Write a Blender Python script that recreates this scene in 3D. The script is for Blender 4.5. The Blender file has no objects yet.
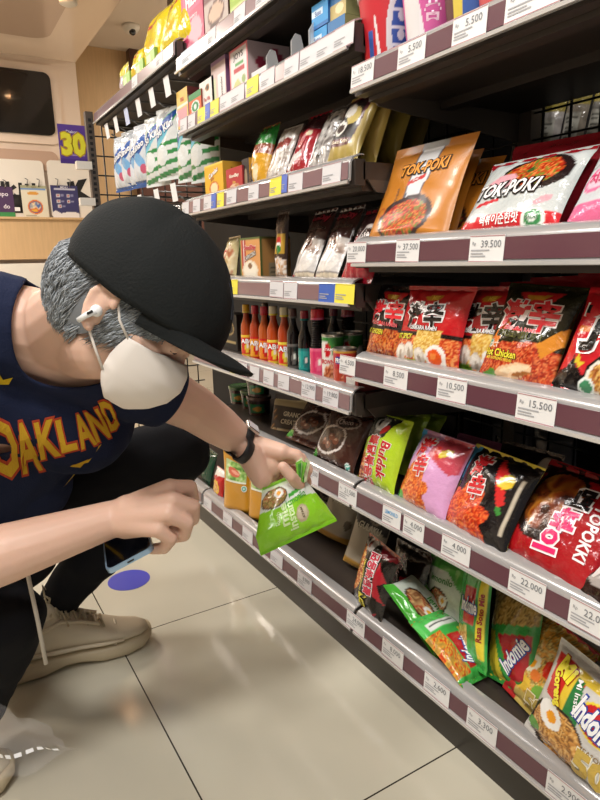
import bpy, bmesh, math, random
import numpy as np
from mathutils import Vector, Matrix, noise
from mathutils.bvhtree import BVHTree
random.seed(7)
C = bpy.context.scene.collection
sc = bpy.context.scene
# ------------------------------------------------------------------ camera
RM = np.array([[0.8555903410910503, 0.13436383525584802, -0.4999115201783607],
               [-0.5171158309512608, 0.17784406884567172, -0.8372351548734699],
               [-0.023587827608478537, 0.9748424728907513, 0.22164333384281462]])
CAM = np.array([0, 0, .84]); F = 612.0
cam = bpy.data.cameras.new('camera'); co = bpy.data.objects.new('camera', cam); C.objects.link(co)
cam.sensor_fit = 'VERTICAL'; cam.sensor_height = 36; cam.lens = F / 800 * 36; cam.clip_start = .05
m4 = np.eye(4); m4[:3, :3] = RM; m4[:3, 3] = CAM
co.matrix_world = Matrix(m4.tolist()); sc.camera = co

def at(x, y, X=None, Y=None, Z=None, D=None):
    r = RM @ np.array([x - 300, 400 - y, -F])
    if X is not None: t = X / r[0]
    elif Y is not None: t = Y / r[1]
    elif Z is not None: t = (Z - .84) / r[2]
    else: t = D / F
    p = r * t + CAM
    return Vector(p.tolist())

def proj(p):
    c = RM.T @ (np.array(p) - CAM)
    return 300 + F * c[0] / -c[2], 400 - F * c[1] / -c[2]

def cdir(x, y, z): return Vector((RM @ np.array([x, y, z])).tolist())

# ------------------------------------------------------------------ materials
def lin(h):
    if isinstance(h, tuple) and len(h) == 3: r, g, b = [v / 255 for v in h]
    else: r, g, b = [int(h[i:i + 2], 16) / 255 for i in (0, 2, 4)]
    f = lambda c: c / 12.92 if c <= .04045 else ((c + .055) / 1.055) ** 2.4
    return (f(r), f(g), f(b))

def mat(name, h, rough=.5, metal=0, bump=0, bscale=40, coat=0, spec=.5, emis=0, trans=0, sss=0, var=0, vscale=8, stretch=None, alpha=1):
    m = bpy.data.materials.new(name); m.use_nodes = True
    nt = m.node_tree; b = nt.nodes['Principled BSDF']; c = lin(h)
    b.inputs['Base Color'].default_value = (*c, 1)
    b.inputs['Roughness'].default_value = rough; b.inputs['Metallic'].default_value = metal
    b.inputs['Coat Weight'].default_value = coat; b.inputs['Coat Roughness'].default_value = .12
    b.inputs['Specular IOR Level'].default_value = spec
    b.inputs['Transmission Weight'].default_value = trans
    if alpha < 1: b.inputs['Alpha'].default_value = alpha
    if sss:
        b.inputs['Subsurface Weight'].default_value = sss; b.inputs['Subsurface Radius'].default_value = (.012, .004, .002)
        b.inputs['Subsurface Scale'].default_value = 1
    if emis:
        b.inputs['Emission Color'].default_value = (*c, 1); b.inputs['Emission Strength'].default_value = emis
    if bump or var:
        tc = nt.nodes.new('ShaderNodeTexCoord'); mp = nt.nodes.new('ShaderNodeMapping')
        nt.links.new(tc.outputs['Object'], mp.inputs['Vector'])
        if stretch: mp.inputs['Scale'].default_value = stretch
    if bump:
        n = nt.nodes.new('ShaderNodeTexNoise'); n.inputs['Scale'].default_value = bscale; n.inputs['Detail'].default_value = 3
        bp = nt.nodes.new('ShaderNodeBump'); bp.inputs['Strength'].default_value = bump; bp.inputs['Distance'].default_value = .004
        nt.links.new(mp.outputs['Vector'], n.inputs['Vector'])
        nt.links.new(n.outputs['Fac'], bp.inputs['Height']); nt.links.new(bp.outputs['Normal'], b.inputs['Normal'])
    if var:
        n = nt.nodes.new('ShaderNodeTexNoise'); n.inputs['Scale'].default_value = vscale; n.inputs['Detail'].default_value = 5
        mx = nt.nodes.new('ShaderNodeMix'); mx.data_type = 'RGBA'
        mx.inputs[6].default_value = (*[v * (1 - var) for v in c], 1); mx.inputs[7].default_value = (*[min(1, v * (1 + var)) for v in c], 1)
        nt.links.new(mp.outputs['Vector'], n.inputs['Vector'])
        nt.links.new(n.outputs['Fac'], mx.inputs[0]); nt.links.new(mx.outputs[2], b.inputs['Base Color'])
    return m

def vcmat(name, rough=.3, bump=0, bscale=60, coat=0, sss=0, metal=0, spec=.5):
    m = mat(name, 'ffffff', rough, metal, bump, bscale, coat, spec, sss=sss)
    nt = m.node_tree; a = nt.nodes.new('ShaderNodeAttribute'); a.attribute_name = 'Col'
    nt.links.new(a.outputs['Color'], nt.nodes['Principled BSDF'].inputs['Base Color'])
    return m
M = dict(
    film=vcmat('printed_glossy_film', .17, .55, 85, .35), foil=vcmat('printed_matte_pouch', .36, .3, 30, .15),
    card=vcmat('printed_card', .5), paper=vcmat('printed_paper', .55), glossv=vcmat('glossy_print', .15, coat=.5),
    hair=vcmat('silver_grey_hair', .6), cloth=vcmat('jersey_knit', .85, .35, 500, spec=.2),
    shelf=mat('dark_brown_powder_coated_steel', (60, 52, 47), .42, .1, var=.08, vscale=5), bracket=mat('grey_brown_bracket_steel', (92, 82, 74), .5, .3),
    rail=mat('grey_clear_plastic_rail', (168, 166, 165), .22, .2, coat=.6, bump=.05, bscale=20), lip=mat('bright_rail_lip', (205, 203, 200), .25, .3, coat=.4),
    strip=mat('burgundy_rail_strip', (96, 58, 68), .3, coat=.4, var=.06), strip_glare=mat('glare_bleached_rail_strip', (128, 98, 104), .3, coat=.6),  # second strip is a paler colour, painting in bleaching by reflections
    wire=mat('black_wire', (26, 26, 28), .4, .4), wireg=mat('grey_wire', (120, 118, 116), .35, .7),
    kick=mat('dark_kick_plate', (58, 54, 50), .3, .3), back=mat('dark_back_and_blackout', (30, 28, 28), .7),
    white=mat('white_lacquer', (232, 226, 216), .3, coat=.2), wall=mat('cream_lacquered_panel', (234, 214, 196), .18, coat=.6),
    skin=mat('skin', (220, 181, 160), .48, sss=.12, bump=.05, bscale=120, var=.05, vscale=25),
    trouser=mat('black_trouser_cloth', (24, 24, 27), .9, bump=.25, bscale=25, spec=.15),
    cap=mat('black_cap_twill', (19, 22, 22), .85, bump=.3, bscale=300, spec=.25), capth=mat('cap_stitching', (44, 48, 50), .8),
    mask=mat('white_mask_fabric', (226, 218, 210), .8, bump=.08, bscale=60, spec=.2), shoe=mat('beige_sneaker_leather', (216, 202, 176), .6, bump=.1, bscale=80, var=.05),
    sole=mat('cream_sneaker_sole', (192, 176, 146), .55), lace=mat('beige_lace', (188, 172, 142), .8), buds=mat('white_earbud_plastic', (240, 240, 240), .2, coat=.5),
    blk=mat('black_rubber', (18, 18, 18), .4), strap=mat('black_leather_strap', (24, 24, 26), .45, bump=.2, bscale=150), steel=mat('brushed_steel', (190, 185, 180), .25, .9),
    pblue=mat('pale_blue_aluminium', (150, 178, 205), .3, .5), glass=mat('black_screen_glass', (8, 8, 10), .05, coat=1),
    clear=mat('clear_plastic_film', (235, 235, 238), .08, alpha=.05, coat=.4), clearp=mat('clear_divider_plastic', (215, 215, 215), .1, alpha=.5),
    dash=mat('white_print', (240, 240, 240), .5), cord=mat('pale_grey_cord', (196, 188, 176), .5), blue=mat('blue_floor_decal', (72, 76, 188), .35, coat=.3),
    lash=mat('dark_lashes', (40, 32, 28), .7), winglass=mat('dark_tinted_window', (14, 12, 12), .04, coat=1), lamp=mat('lamp_glow', (255, 225, 180), emis=20),
    oil=mat('golden_cooking_oil', (200, 140, 30), .1, coat=.6, spec=.6), tin=mat('tin_metal', (190, 186, 178), .3, .9))

# ------------------------------------------------------------------ mesh builder
class MB:
    def __init__(s): s.v = []; s.f = []; s.c = []; s.m = []; s.col = (1, 1, 1); s.mi = 0
    def add(s, vs, fs, col=None, cols=None):
        o = len(s.v); s.v += [tuple(v) for v in vs]; s.f += [tuple(i + o for i in f) for f in fs]
        s.c += cols if cols is not None else [col or s.col] * len(vs); s.m += [s.mi] * len(fs); return o
    def box(s, a, b, col=None):
        x0, y0, z0 = a; x1, y1, z1 = b
        vs = [(x0, y0, z0), (x1, y0, z0), (x1, y1, z0), (x0, y1, z0), (x0, y0, z1), (x1, y0, z1), (x1, y1, z1), (x0, y1, z1)]
        s.add(vs, [(0, 3, 2, 1), (4, 5, 6, 7), (0, 1, 5, 4), (1, 2, 6, 5), (2, 3, 7, 6), (3, 0, 4, 7)], col)
    def obox(s, o, U, V, N, col=None):
        o = Vector(o); vs = [o, o + U, o + U + V, o + V]; vs = vs + [v + N for v in vs]
        s.add(vs, [(0, 3, 2, 1), (4, 5, 6, 7), (0, 1, 5, 4), (1, 2, 6, 5), (2, 3, 7, 6), (3, 0, 4, 7)], col)
    def tube(s, pts, r, n=8, col=None, caps=True, flat=1, up=None):
        pts = [Vector(p) for p in pts]; rs = r if isinstance(r, (list, tuple)) else [r] * len(pts); vs = []
        prev = None
        for i, p in enumerate(pts):
            t = (pts[min(i + 1, len(pts) - 1)] - pts[max(i - 1, 0)]).normalized()
            if prev is None:
                a = Vector(up) if up else (Vector((0, 0, 1)) if abs(t.z) < .9 else Vector((1, 0, 0)))
            else: a = prev
            u = (a - t * a.dot(t)).normalized(); w = t.cross(u); prev = u
            for k in range(n):
                an = 2 * math.pi * k / n; vs.append(p + (u * math.cos(an) * flat + w * math.sin(an)) * rs[i])
        fs = [(i * n + k, i * n + (k + 1) % n, (i + 1) * n + (k + 1) % n, (i + 1) * n + k) for i in range(len(pts) - 1) for k in range(n)]
        if caps: fs += [tuple(reversed(range(n))), tuple((len(pts) - 1) * n + k for k in range(n))]
        s.add(vs, fs, col)
    def lathe(s, prof, n=24, c=(0, 0, 0), col=None, cols=None):
        vs = []; cc = []
        for i, (r, z) in enumerate(prof):
            for k in range(n):
                a = 2 * math.pi * k / n; vs.append((c[0] + r * math.cos(a), c[1] + r * math.sin(a), c[2] + z)); cc.append(cols[i] if cols else (col or s.col))
        fs = [(i * n + k, i * n + (k + 1) % n, (i + 1) * n + (k + 1) % n, (i + 1) * n + k) for i in range(len(prof) - 1) for k in range(n)]
        fs += [tuple(reversed(range(n))), tuple((len(prof) - 1) * n + k for k in range(n))]
        s.add(vs, fs, cols=cc)
    def ball(s, c, r, n=12, m=8, sc3=(1, 1, 1), M3=None, col=None):
        vs = []; c = Vector(c)
        for i in range(m + 1):
            th = math.pi * i / m
            for k in range(n):
                a = 2 * math.pi * k / n; v = Vector((math.sin(th) * math.cos(a) * sc3[0], math.sin(th) * math.sin(a) * sc3[1], math.cos(th) * sc3[2])) * r
                vs.append(c + (M3 @ v if M3 else v))
        fs = [(i * n + k, (i + 1) * n + k, (i + 1) * n + (k + 1) % n, i * n + (k + 1) % n) for i in range(m) for k in range(n)]
        s.add(vs, fs, col)
    def cap(s, a, b, ra, rb, n=16):
        a = Vector(a); b = Vector(b); s.tube([a, b], [ra, rb], n, caps=True); s.ball(a, ra, n, 10); s.ball(b, rb, n, 10)
    def mesh(s, name, mats, smooth=True):
        me = bpy.data.meshes.new(name); me.from_pydata([tuple(v) for v in s.v], [], s.f)
        ca = me.color_attributes.new('Col', 'FLOAT_COLOR', 'POINT')
        ca.data.foreach_set('color', [x for c in s.c for x in (c[0], c[1], c[2], 1)])
        for m in (mats if isinstance(mats, list) else [mats]): me.materials.append(m)
        me.polygons.foreach_set('material_index', s.m)
        me.polygons.foreach_set('use_smooth', [smooth] * len(me.polygons)); me.update()
        return me
    def build(s, name, mats, parent=None, smooth=True, mw=None, sharp=None):
        me = s.mesh(name, mats, smooth)
        if sharp: me.set_sharp_from_angle(angle=math.radians(sharp))
        o = bpy.data.objects.new(name, me); C.objects.link(o)
        if parent: o.parent = parent
        if mw is not None: o.matrix_world = mw
        return o

def tag(o, label=None, cat=None, group=None, kind=None):
    if label: o['label'] = label
    if cat: o['category'] = cat
    if group: o['group'] = group
    if kind: o['kind'] = kind
    return o
def thing(name, label, cat, mw=None, group=None):
    o = bpy.data.objects.new(name, None); C.objects.link(o); o.empty_display_size = .05
    if mw is not None: o.matrix_world = mw
    return tag(o, label, cat, group)
def relocate(o, loc):
    """put a mesh's origin at its own place"""
    o.data.transform(Matrix.Translation(-Vector(loc))); o.matrix_world = Matrix.Translation(Vector(loc)); return o

# ------------------------------------------------------------------ lettering
_tc = {}
def letters(s, bold=.0, shear=0):
    k = (s, bold, shear)
    if k in _tc: return _tc[k]
    c = bpy.data.curves.new('lettering', 'FONT'); c.body = s; c.resolution_u = 2; c.offset = bold; c.shear = shear; c.align_x = 'LEFT'
    o = bpy.data.objects.new('lettering', c); C.objects.link(o)
    dg = bpy.context.evaluated_depsgraph_get(); me = bpy.data.meshes.new_from_object(o.evaluated_get(dg))
    vs = [(v.co.x, v.co.y) for v in me.vertices]; fs = [tuple(p.vertices) for p in me.polygons]
    bpy.data.objects.remove(o); bpy.data.curves.remove(c); bpy.data.meshes.remove(me)
    if vs:
        xs = [v[0] for v in vs]; ys = [v[1] for v in vs]
        if bold == 0: box = (min(xs), max(xs), min(ys), max(ys))
        else: box = letters(s, 0, shear)[2]
    else: box = (0, 1, 0, 1)
    _tc[k] = (vs, fs, box); return _tc[k]

def put_text(mb, S, W, H, txt, cu, cv, h, rot=0, col='ffffff', out=None, ow=.04, bold=.012, wid=None, off=.0012, shear=0):
    """drape a word onto the surface S(u,v,off); h = letter height in metres, (cu,cv) its centre"""
    base = letters(txt, 0, shear)[2]; bw = base[1] - base[0]; bh = base[3] - base[2]
    if bw <= 0 or bh <= 0: return
    sy = h / bh; sx = sy if wid is None else wid / bw
    cx = (base[0] + base[1]) / 2; cy = (base[2] + base[3]) / 2; ca, sa = math.cos(math.radians(rot)), math.sin(math.radians(rot))
    for (bb, cc, of) in ([(bold + ow, out, off)] if out else []) + [(bold, col, off + (.0007 if out else 0))]:
        vs, fs, _ = letters(txt, bb, shear); pv = []
        for (x, y) in vs:
            a = (x - cx) * sx; b = (y - cy) * sy
            pv.append(S(cu + (a * ca - b * sa) / W, cv + (a * sa + b * ca) / H, of))
        mb.add(pv, fs, lin(cc))

# ------------------------------------------------------------------ painted surfaces
def vnoise(x, y, seed=0):
    xi = np.floor(x).astype(np.int64); yi = np.floor(y).astype(np.int64); fx = x - xi; fy = y - yi
    fx = fx * fx * (3 - 2 * fx); fy = fy * fy * (3 - 2 * fy)
    def h(a, b):
        n = (a * 374761393 + b * 668265263 + seed * 1274126177) & 0x7fffffff
        n = ((n ^ (n >> 13)) * 1274126177) & 0x7fffffff
        return ((n ^ (n >> 16)) & 0xffff) / 65535.
    return (h(xi, yi) * (1 - fx) + h(xi + 1, yi) * fx) * (1 - fy) + (h(xi, yi + 1) * (1 - fx) + h(xi + 1, yi + 1) * fx) * fy

class Art:
    def __init__(s, nu, nv, base, asp=1.):
        u = np.linspace(0, 1, nu + 1); v = np.linspace(0, 1, nv + 1)
        s.V, s.U = np.meshgrid(v, u, indexing='ij'); s.nu, s.nv = nu, nv; s.asp = asp
        s.A = np.zeros((nv + 1, nu + 1, 3)); s.A[:] = lin(base)
    def put(s, m, c):
        s.A[m] = lin(c) if isinstance(c, (str, tuple)) else c[m]
    def rect(s, u0, v0, u1, v1, c): s.put((s.U >= u0) & (s.U <= u1) & (s.V >= v0) & (s.V <= v1), c)
    def em(s, cu, cv, ru, rv, rot=0):
        x = s.U - cu; y = s.V - cv; a = math.radians(rot); X = x * math.cos(a) + y * math.sin(a); Y = -x * math.sin(a) + y * math.cos(a)
        return (X / ru) ** 2 + (Y / rv) ** 2 <= 1
    def ell(s, cu, cv, ru, rv, c, rot=0): s.put(s.em(cu, cv, ru, rv, rot), c)
    def pm(s, pts):
        m = np.zeros(s.U.shape, bool); n = len(pts)
        for i in range(n):
            (x0, y0), (x1, y1) = pts[i], pts[(i + 1) % n]
            if y0 == y1: continue
            cr = ((y0 > s.V) != (y1 > s.V)) & (s.U < (x1 - x0) * (s.V - y0) / (y1 - y0) + x0); m ^= cr
        return m
    def poly(s, pts, c): s.put(s.pm(pts), c)
    def foodf(s, cols, sc=9, seed=1, noodle=True):
        n1 = vnoise(s.U * sc, s.V * sc / s.asp, seed); n2 = vnoise(s.U * sc * 2.3 + 7, s.V * sc * 2.3 / s.asp, seed + 5)
        if noodle: t = .5 + .5 * np.sin((n1 * 3.5 + n2 * .8) * 6.28)
        else: t = n1 * .6 + n2 * .4; t = np.clip((t - .2) / .6, 0, .999)
        L = np.array([lin(c) for c in cols]); k = t * (len(L) - 1); i = np.clip(k.astype(int), 0, len(L) - 2); f = (k - i)[..., None]
        return L[i] * (1 - f) + L[i + 1] * f
    def food(s, mask, cols, sc=9, seed=1, noodle=True): s.put(mask, s.foodf(cols, sc, seed, noodle))

def sheet(mb, S, art, off=0, flip=False):
    nu, nv = art.nu, art.nv; vs = []; cs = []
    for j in range(nv + 1):
        for i in range(nu + 1):
            vs.append(S(i / nu, j / nv, off)); cs.append(tuple(art.A[j, i]))
    w = nu + 1; fs = []
    for j in range(nv):
        for i in range(nu):
            f = (j * w + i, j * w + i + 1, (j + 1) * w + i + 1, (j + 1) * w + i); fs.append(f[::-1] if flip else f)
    mb.add(vs, fs, cols=cs)

def pillow_S(w, h, t, seed=0, kind='pillow', bend=0, pinch=None, back=False):
    rx = random.Random(seed); ph = [rx.random() * 6.28 for _ in range(6)]
    sx, sy = rx.uniform(3, 6), rx.uniform(3, 6)
    def S(u, v, off=0):
        uc = min(1, max(0, u)); vc = min(1, max(0, v)); e = 2 * uc - 1
        if kind == 'pillow':
            k = .055; vv = (vc - k) / (1 - 2 * k)
            inside = 0 < vv < 1; q = 2 * min(1, max(0, vv)) - 1
            B = max(0, 1 - abs(e) ** 2.4) ** .6 * max(0, 1 - abs(q) ** 3.2) ** .65
            x = (u - .5) * w * (1 - .07 * (1 - abs(q) ** 3))
            wr = (math.sin(u * 31 + ph[0] + 2 * math.sin(v * 9 + ph[1])) * .0016 * abs(q) ** 5) if inside else math.sin(v * h / .0022) * .0006
            wr += math.sin(u * sx + v * sy * 1.7 + ph[2]) * math.sin(v * 7 + ph[3] - u * 3) * .0022 * B
            wr += .0012 * B * math.sin(u * 14 + ph[4] + 3 * math.sin(v * 6 + ph[5]))
        else:   # stand-up pouch, fat at the foot and flat at the top seal
            x = (u - .5) * w * (1 - .05 * math.sin(math.pi * min(1, vc)))
            B = max(0, 1 - abs(e) ** 3) ** .7 * (max(0, 1 - vc / .9) ** .55 if vc < .9 else 0) * min(1, vc * 8 + .5)
            wr = .0018 * B * math.sin(u * 9 + ph[0] + 3 * math.sin(v * 7 + ph[1])) + .0008 * math.sin(v * 5 + u * 4 + ph[2])
        z = t * B + wr * (1 if not back else -.6)
        if back: z = -.5 * t * B + wr * .6
        if pinch and v > pinch[1]:
            kk = (v - pinch[1]) / (1 - pinch[1]); x = x + ((pinch[0] - .5) * w - x) * pinch[2] * kk
        z -= bend * vc * vc
        return Vector((x, v * h, z + (off if not back else -off)))
    return S

def frame(bl, br, tl, w=None, h=None):
    """orthonormal frame, origin at the bottom middle, X along the bottom edge, Y up the face, Z out of the face"""
    U = (br - bl); w = w or U.length; U.normalize(); V = tl - bl; V = V - U * V.dot(U); h = h or V.length; V.normalize(); N = U.cross(V)
    o = (bl + br) / 2
    m = Matrix(((U.x, V.x, N.x, o.x), (U.y, V.y, N.y, o.y), (U.z, V.z, N.z, o.z), (0, 0, 0, 1)))
    return m, w, h

def pack(name, label, cat, pts, t, art, texts=(), group=None, kind='pillow', mt='film', seed=None, nu=40, nv=46, w=None, h=None, bend=0, backcol=None, pinch=None, lift=0, snap=None):
    """pts = (x,y,X) of bottom left, bottom right, top left"""
    P = [at(p[0], p[1], **({'X': p[2]} if p[2] > 0 else {'D': -p[2]})) for p in pts]
    mw, w, h = frame(*P, w=w, h=h)
    seed = seed if seed is not None else int(pts[0][0] * 13 + pts[0][1])
    S = pillow_S(w, h, t, seed, kind, bend, pinch); Sb = pillow_S(w, h, t, seed, kind, bend, pinch, True)
    A = art(nu, nv, w / h) if callable(art) else Art(nu, nv, art, w / h)
    mb = MB(); sheet(mb, S, A)
    nb, vb = 16, 18
    B = Art(nb, vb, backcol or 'c8c8c8'); B.A[:] = lin(backcol) if backcol else tuple(A.A[nv // 2, 1]); sheet(mb, Sb, B, flip=True)
    for tx in texts: put_text(mb, S, w, h, *tx[:4], **tx[4])
    mw = mw @ Matrix.Translation((0, lift, 0))
    o = mb.build(name, M[mt], mw=mw)
    zmin = min((mw @ v.co).z for v in o.data.vertices)
    if snap is None:
        cand = [z for k, z in SZ.items() if abs(z - zmin) < .05 and (k[0] == 'F') == (mw.translation.y > Y1 + .01 and k not in 'ABCDE') or (abs(z - zmin) < .05 and k == 'G')]
        cand = [z for k, z in SZ.items() if abs(z - zmin) < .06]
        snap = min(cand, key=lambda z: abs(z - zmin)) if cand else False
    if snap: o.matrix_world = Matrix.Translation((0, 0, snap + .0008 - zmin)) @ mw
    PK.append((name, label[:40], round(w, 3), round(h, 3), round(zmin, 3), tuple(round(c, 3) for c in mw.translation)))
    tag(o, label, cat, group)
    return o
PK = []
def T(s, u, v, h, **k): return (s, u, v, h, k)

def carton(name, label, cat, bl, br, ht, depth, front, side, texts=(), stexts=(), group=None, lid=None):
    """a carton standing on a shelf: bl, br world bottom corners of its face; side art goes on the right-hand side"""
    U = br - bl; w = U.length; U.normalize(); V = Vector((0, 0, 1)); N = U.cross(V)
    mw = Matrix(((U.x, V.x, N.x, bl.x), (U.y, V.y, N.y, bl.y), (U.z, V.z, N.z, bl.z), (0, 0, 0, 1)))
    Sf = lambda u, v, off=0: Vector((u * w, v * ht, off)); Ss = lambda u, v, off=0: Vector((w + off, v * ht, -u * depth))
    Af = front(24, 30, w / ht) if callable(front) else Art(2, 2, front); As = side(20, 30, depth / ht) if callable(side) else Art(2, 2, side)
    mb = MB(); sheet(mb, Sf, Af); sheet(mb, Ss, As)
    c = lin(lid) if lid else tuple(As.A[-1, 0]); cs = tuple(As.A[0, 0])
    mb.add([(0, ht, 0), (w, ht, 0), (w, ht, -depth), (0, ht, -depth), (0, 0, 0), (w, 0, 0), (w, 0, -depth), (0, 0, -depth)],
           [(0, 1, 2, 3), (7, 6, 5, 4), (0, 3, 7, 4), (3, 2, 6, 7)], c)
    for tx in texts: put_text(mb, Sf, w, ht, *tx[:4], **dict(dict(off=.0006), **tx[4]))
    for tx in stexts: put_text(mb, Ss, depth, ht, *tx[:4], **dict(dict(off=.0006), **tx[4]))
    o = mb.build(name, M['card'], mw=mw, smooth=False); tag(o, label, cat, group); return o

# ================================================================== THE SETTING
def struct(name, mb, m, smooth=False):
    o = mb.build(name, m, smooth=smooth); o['kind'] = 'structure'; return o
# floor tiles
fm = mat('glossy_beige_floor_tiles', (206, 200, 182), .13, coat=.3); nt = fm.node_tree; b = nt.nodes['Principled BSDF']
tc = nt.nodes.new('ShaderNodeTexCoord'); sep = nt.nodes.new('ShaderNodeSeparateXYZ'); nt.links.new(tc.outputs['Object'], sep.inputs[0])
def mth(op, a, bb=None, cc=None):
    n = nt.nodes.new('ShaderNodeMath'); n.operation = op
    for i, v in enumerate((a, bb, cc)):
        if v is None: continue
        if isinstance(v, (int, float)): n.inputs[i].default_value = v
        else: nt.links.new(v, n.inputs[i])
    return n.outputs[0]
def grout(sock, off):
    f = mth('FRACT', mth('DIVIDE', mth('SUBTRACT', sock, off - 6.48), .648)); return mth('LESS_THAN', mth('ABSOLUTE', mth('SUBTRACT', f, .5)), .4978)
fy = mth('MULTIPLY', grout(sep.outputs[0], .27), grout(sep.outputs[1], 1.298))
nz = nt.nodes.new('ShaderNodeTexNoise'); nz.inputs['Scale'].default_value = 3; nz.inputs['Detail'].default_value = 6; nt.links.new(tc.outputs['Object'], nz.inputs['Vector'])
mv = nt.nodes.new('ShaderNodeMix'); mv.data_type = 'RGBA'; mv.inputs[6].default_value = (*lin((196, 190, 170)), 1); mv.inputs[7].default_value = (*lin((208, 202, 184)), 1)
nt.links.new(nz.outputs['Fac'], mv.inputs[0])
mx = nt.nodes.new('ShaderNodeMix'); mx.data_type = 'RGBA'; mx.inputs[6].default_value = (*lin((60, 54, 46)), 1); nt.links.new(mv.outputs[2], mx.inputs[7]); nt.links.new(fy, mx.inputs[0])
nt.links.new(mx.outputs[2], b.inputs['Base Color'])
n2 = nt.nodes.new('ShaderNodeTexNoise'); n2.inputs['Scale'].default_value = 14; n2.inputs['Detail'].default_value = 8; nt.links.new(tc.outputs['Object'], n2.inputs['Vector'])
nt.links.new(mth('ADD', mth('MULTIPLY', n2.outputs['Fac'], .12), .07), b.inputs['Roughness'])
mb = MB(); mb.add([(-3, -2.5, 0), (3.4, -2.5, 0), (3.4, 6, 0), (-3, 6, 0)], [(0, 1, 2, 3)]); struct('floor', mb, fm)
# ceiling in two heights and the far walls
cm = mat('warm_white_ceiling', (226, 212, 196), .6)
mb = MB(); mb.add([(-3, -2.5, 2.72), (3.4, -2.5, 2.72), (3.4, 6, 2.72), (-3, 6, 2.72)], [(3, 2, 1, 0)]); struct('ceiling', mb, cm)
wood = mat('pale_oak_laminate', (206, 172, 128), .45, var=.14, vscale=7, stretch=(9, 9, .6))
mb = MB(); mb.box((-3, 6, 0), (1.84, 6.1, 2.72)); struct('wall_back', mb, wood)
mb = MB(); mb.box((3.4, -2.5, 0), (3.5, 6.1, 2.72)); struct('wall_right', mb, M['white'])
mb = MB(); mb.box((-3.1, -2.5, 0), (-3, 6.1, 2.72)); struct('wall_left', mb, M['white'])
dkw = mat('dark_walnut_panel', (84, 50, 40), .4, var=.1, stretch=(6, 6, .5))
mb = MB(); mb.box((1.84, 5.9, 0), (3.4, 6.1, 2.72)); struct('trim_1', mb, dkw)
mb = MB(); mb.box((1.62, 3.9, 1.6), (2.0, 4.3, 2.72)); struct('trim_2', mb, mat('taupe_column', (128, 112, 100), .6))
# lacquered booth: soffit, face, dark window, boards, oak band, white ledge
mb = MB(); mb.box((-3, -.5, 2.34), (1.2, 5.2, 2.40)); so = struct('trim_3', mb, M['wall'])
def rrect(mb, x0, z0, x1, z1, y, r, d, col=None, plane='y'):
    pts = []
    for (cx, cz, a0) in ((x1 - r, z1 - r, 0), (x0 + r, z1 - r, 90), (x0 + r, z0 + r, 180), (x1 - r, z0 + r, 270)):
        for k in range(7): a = math.radians(a0 + 15 * k); pts.append((cx + r * math.cos(a), cz + r * math.sin(a)))
    n = len(pts)
    if plane == 'y': vs = [(p[0], y, p[1]) for p in pts] + [(p[0], y + d, p[1]) for p in pts]
    else: vs = [(p[0], p[1], y) for p in pts] + [(p[0], p[1], y + d) for p in pts]
    mb.add(vs, [tuple(range(n)), tuple(reversed(range(n, 2 * n)))] + [(i, i + n, (i + 1) % n + n, (i + 1) % n) for i in range(n)], col)
mb = MB(); mb.box((-3, 5.2, 0), (1.2, 5.3, 2.34)); struct('wall_front', mb, M['wall'])
mb = MB(); rrect(mb, -1.2, 1.74, 1.06, 2.29, 5.18, .09, .02); struct('trim_8', mb, M['wall'])
mb = MB(); rrect(mb, -1.1, 1.80, 1.0, 2.235, 5.165, .05, .014); o = struct('window_1', mb, M['winglass'])
mb = MB(); rrect(mb, -1.0, 2.6, .93, 4.75, 2.325, .12, .014, plane='z'); struct('trim_4', mb, mat('grey_beige_soffit_panel', (196, 172, 154), .25, coat=.4))
mb = MB(); rrect(mb, -1.2, 1.55, 1.0, 1.69, 5.18, .05, .02); struct('trim_5', mb, mat('taupe_recess_panel', (190, 160, 140), .4))
mb = MB(); mb.box((-3, 5.08, 1.19), (1.24, 5.19, 1.205)); mb.box((-3, 5.1, .90), (1.24, 5.19, 1.19)); struct('trim_6', mb, wood)
mb = MB(); mb.box((-3, 5.04, 0), (1.3, 5.19, .87)); struct('trim_7', mb, M['white'])

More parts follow.
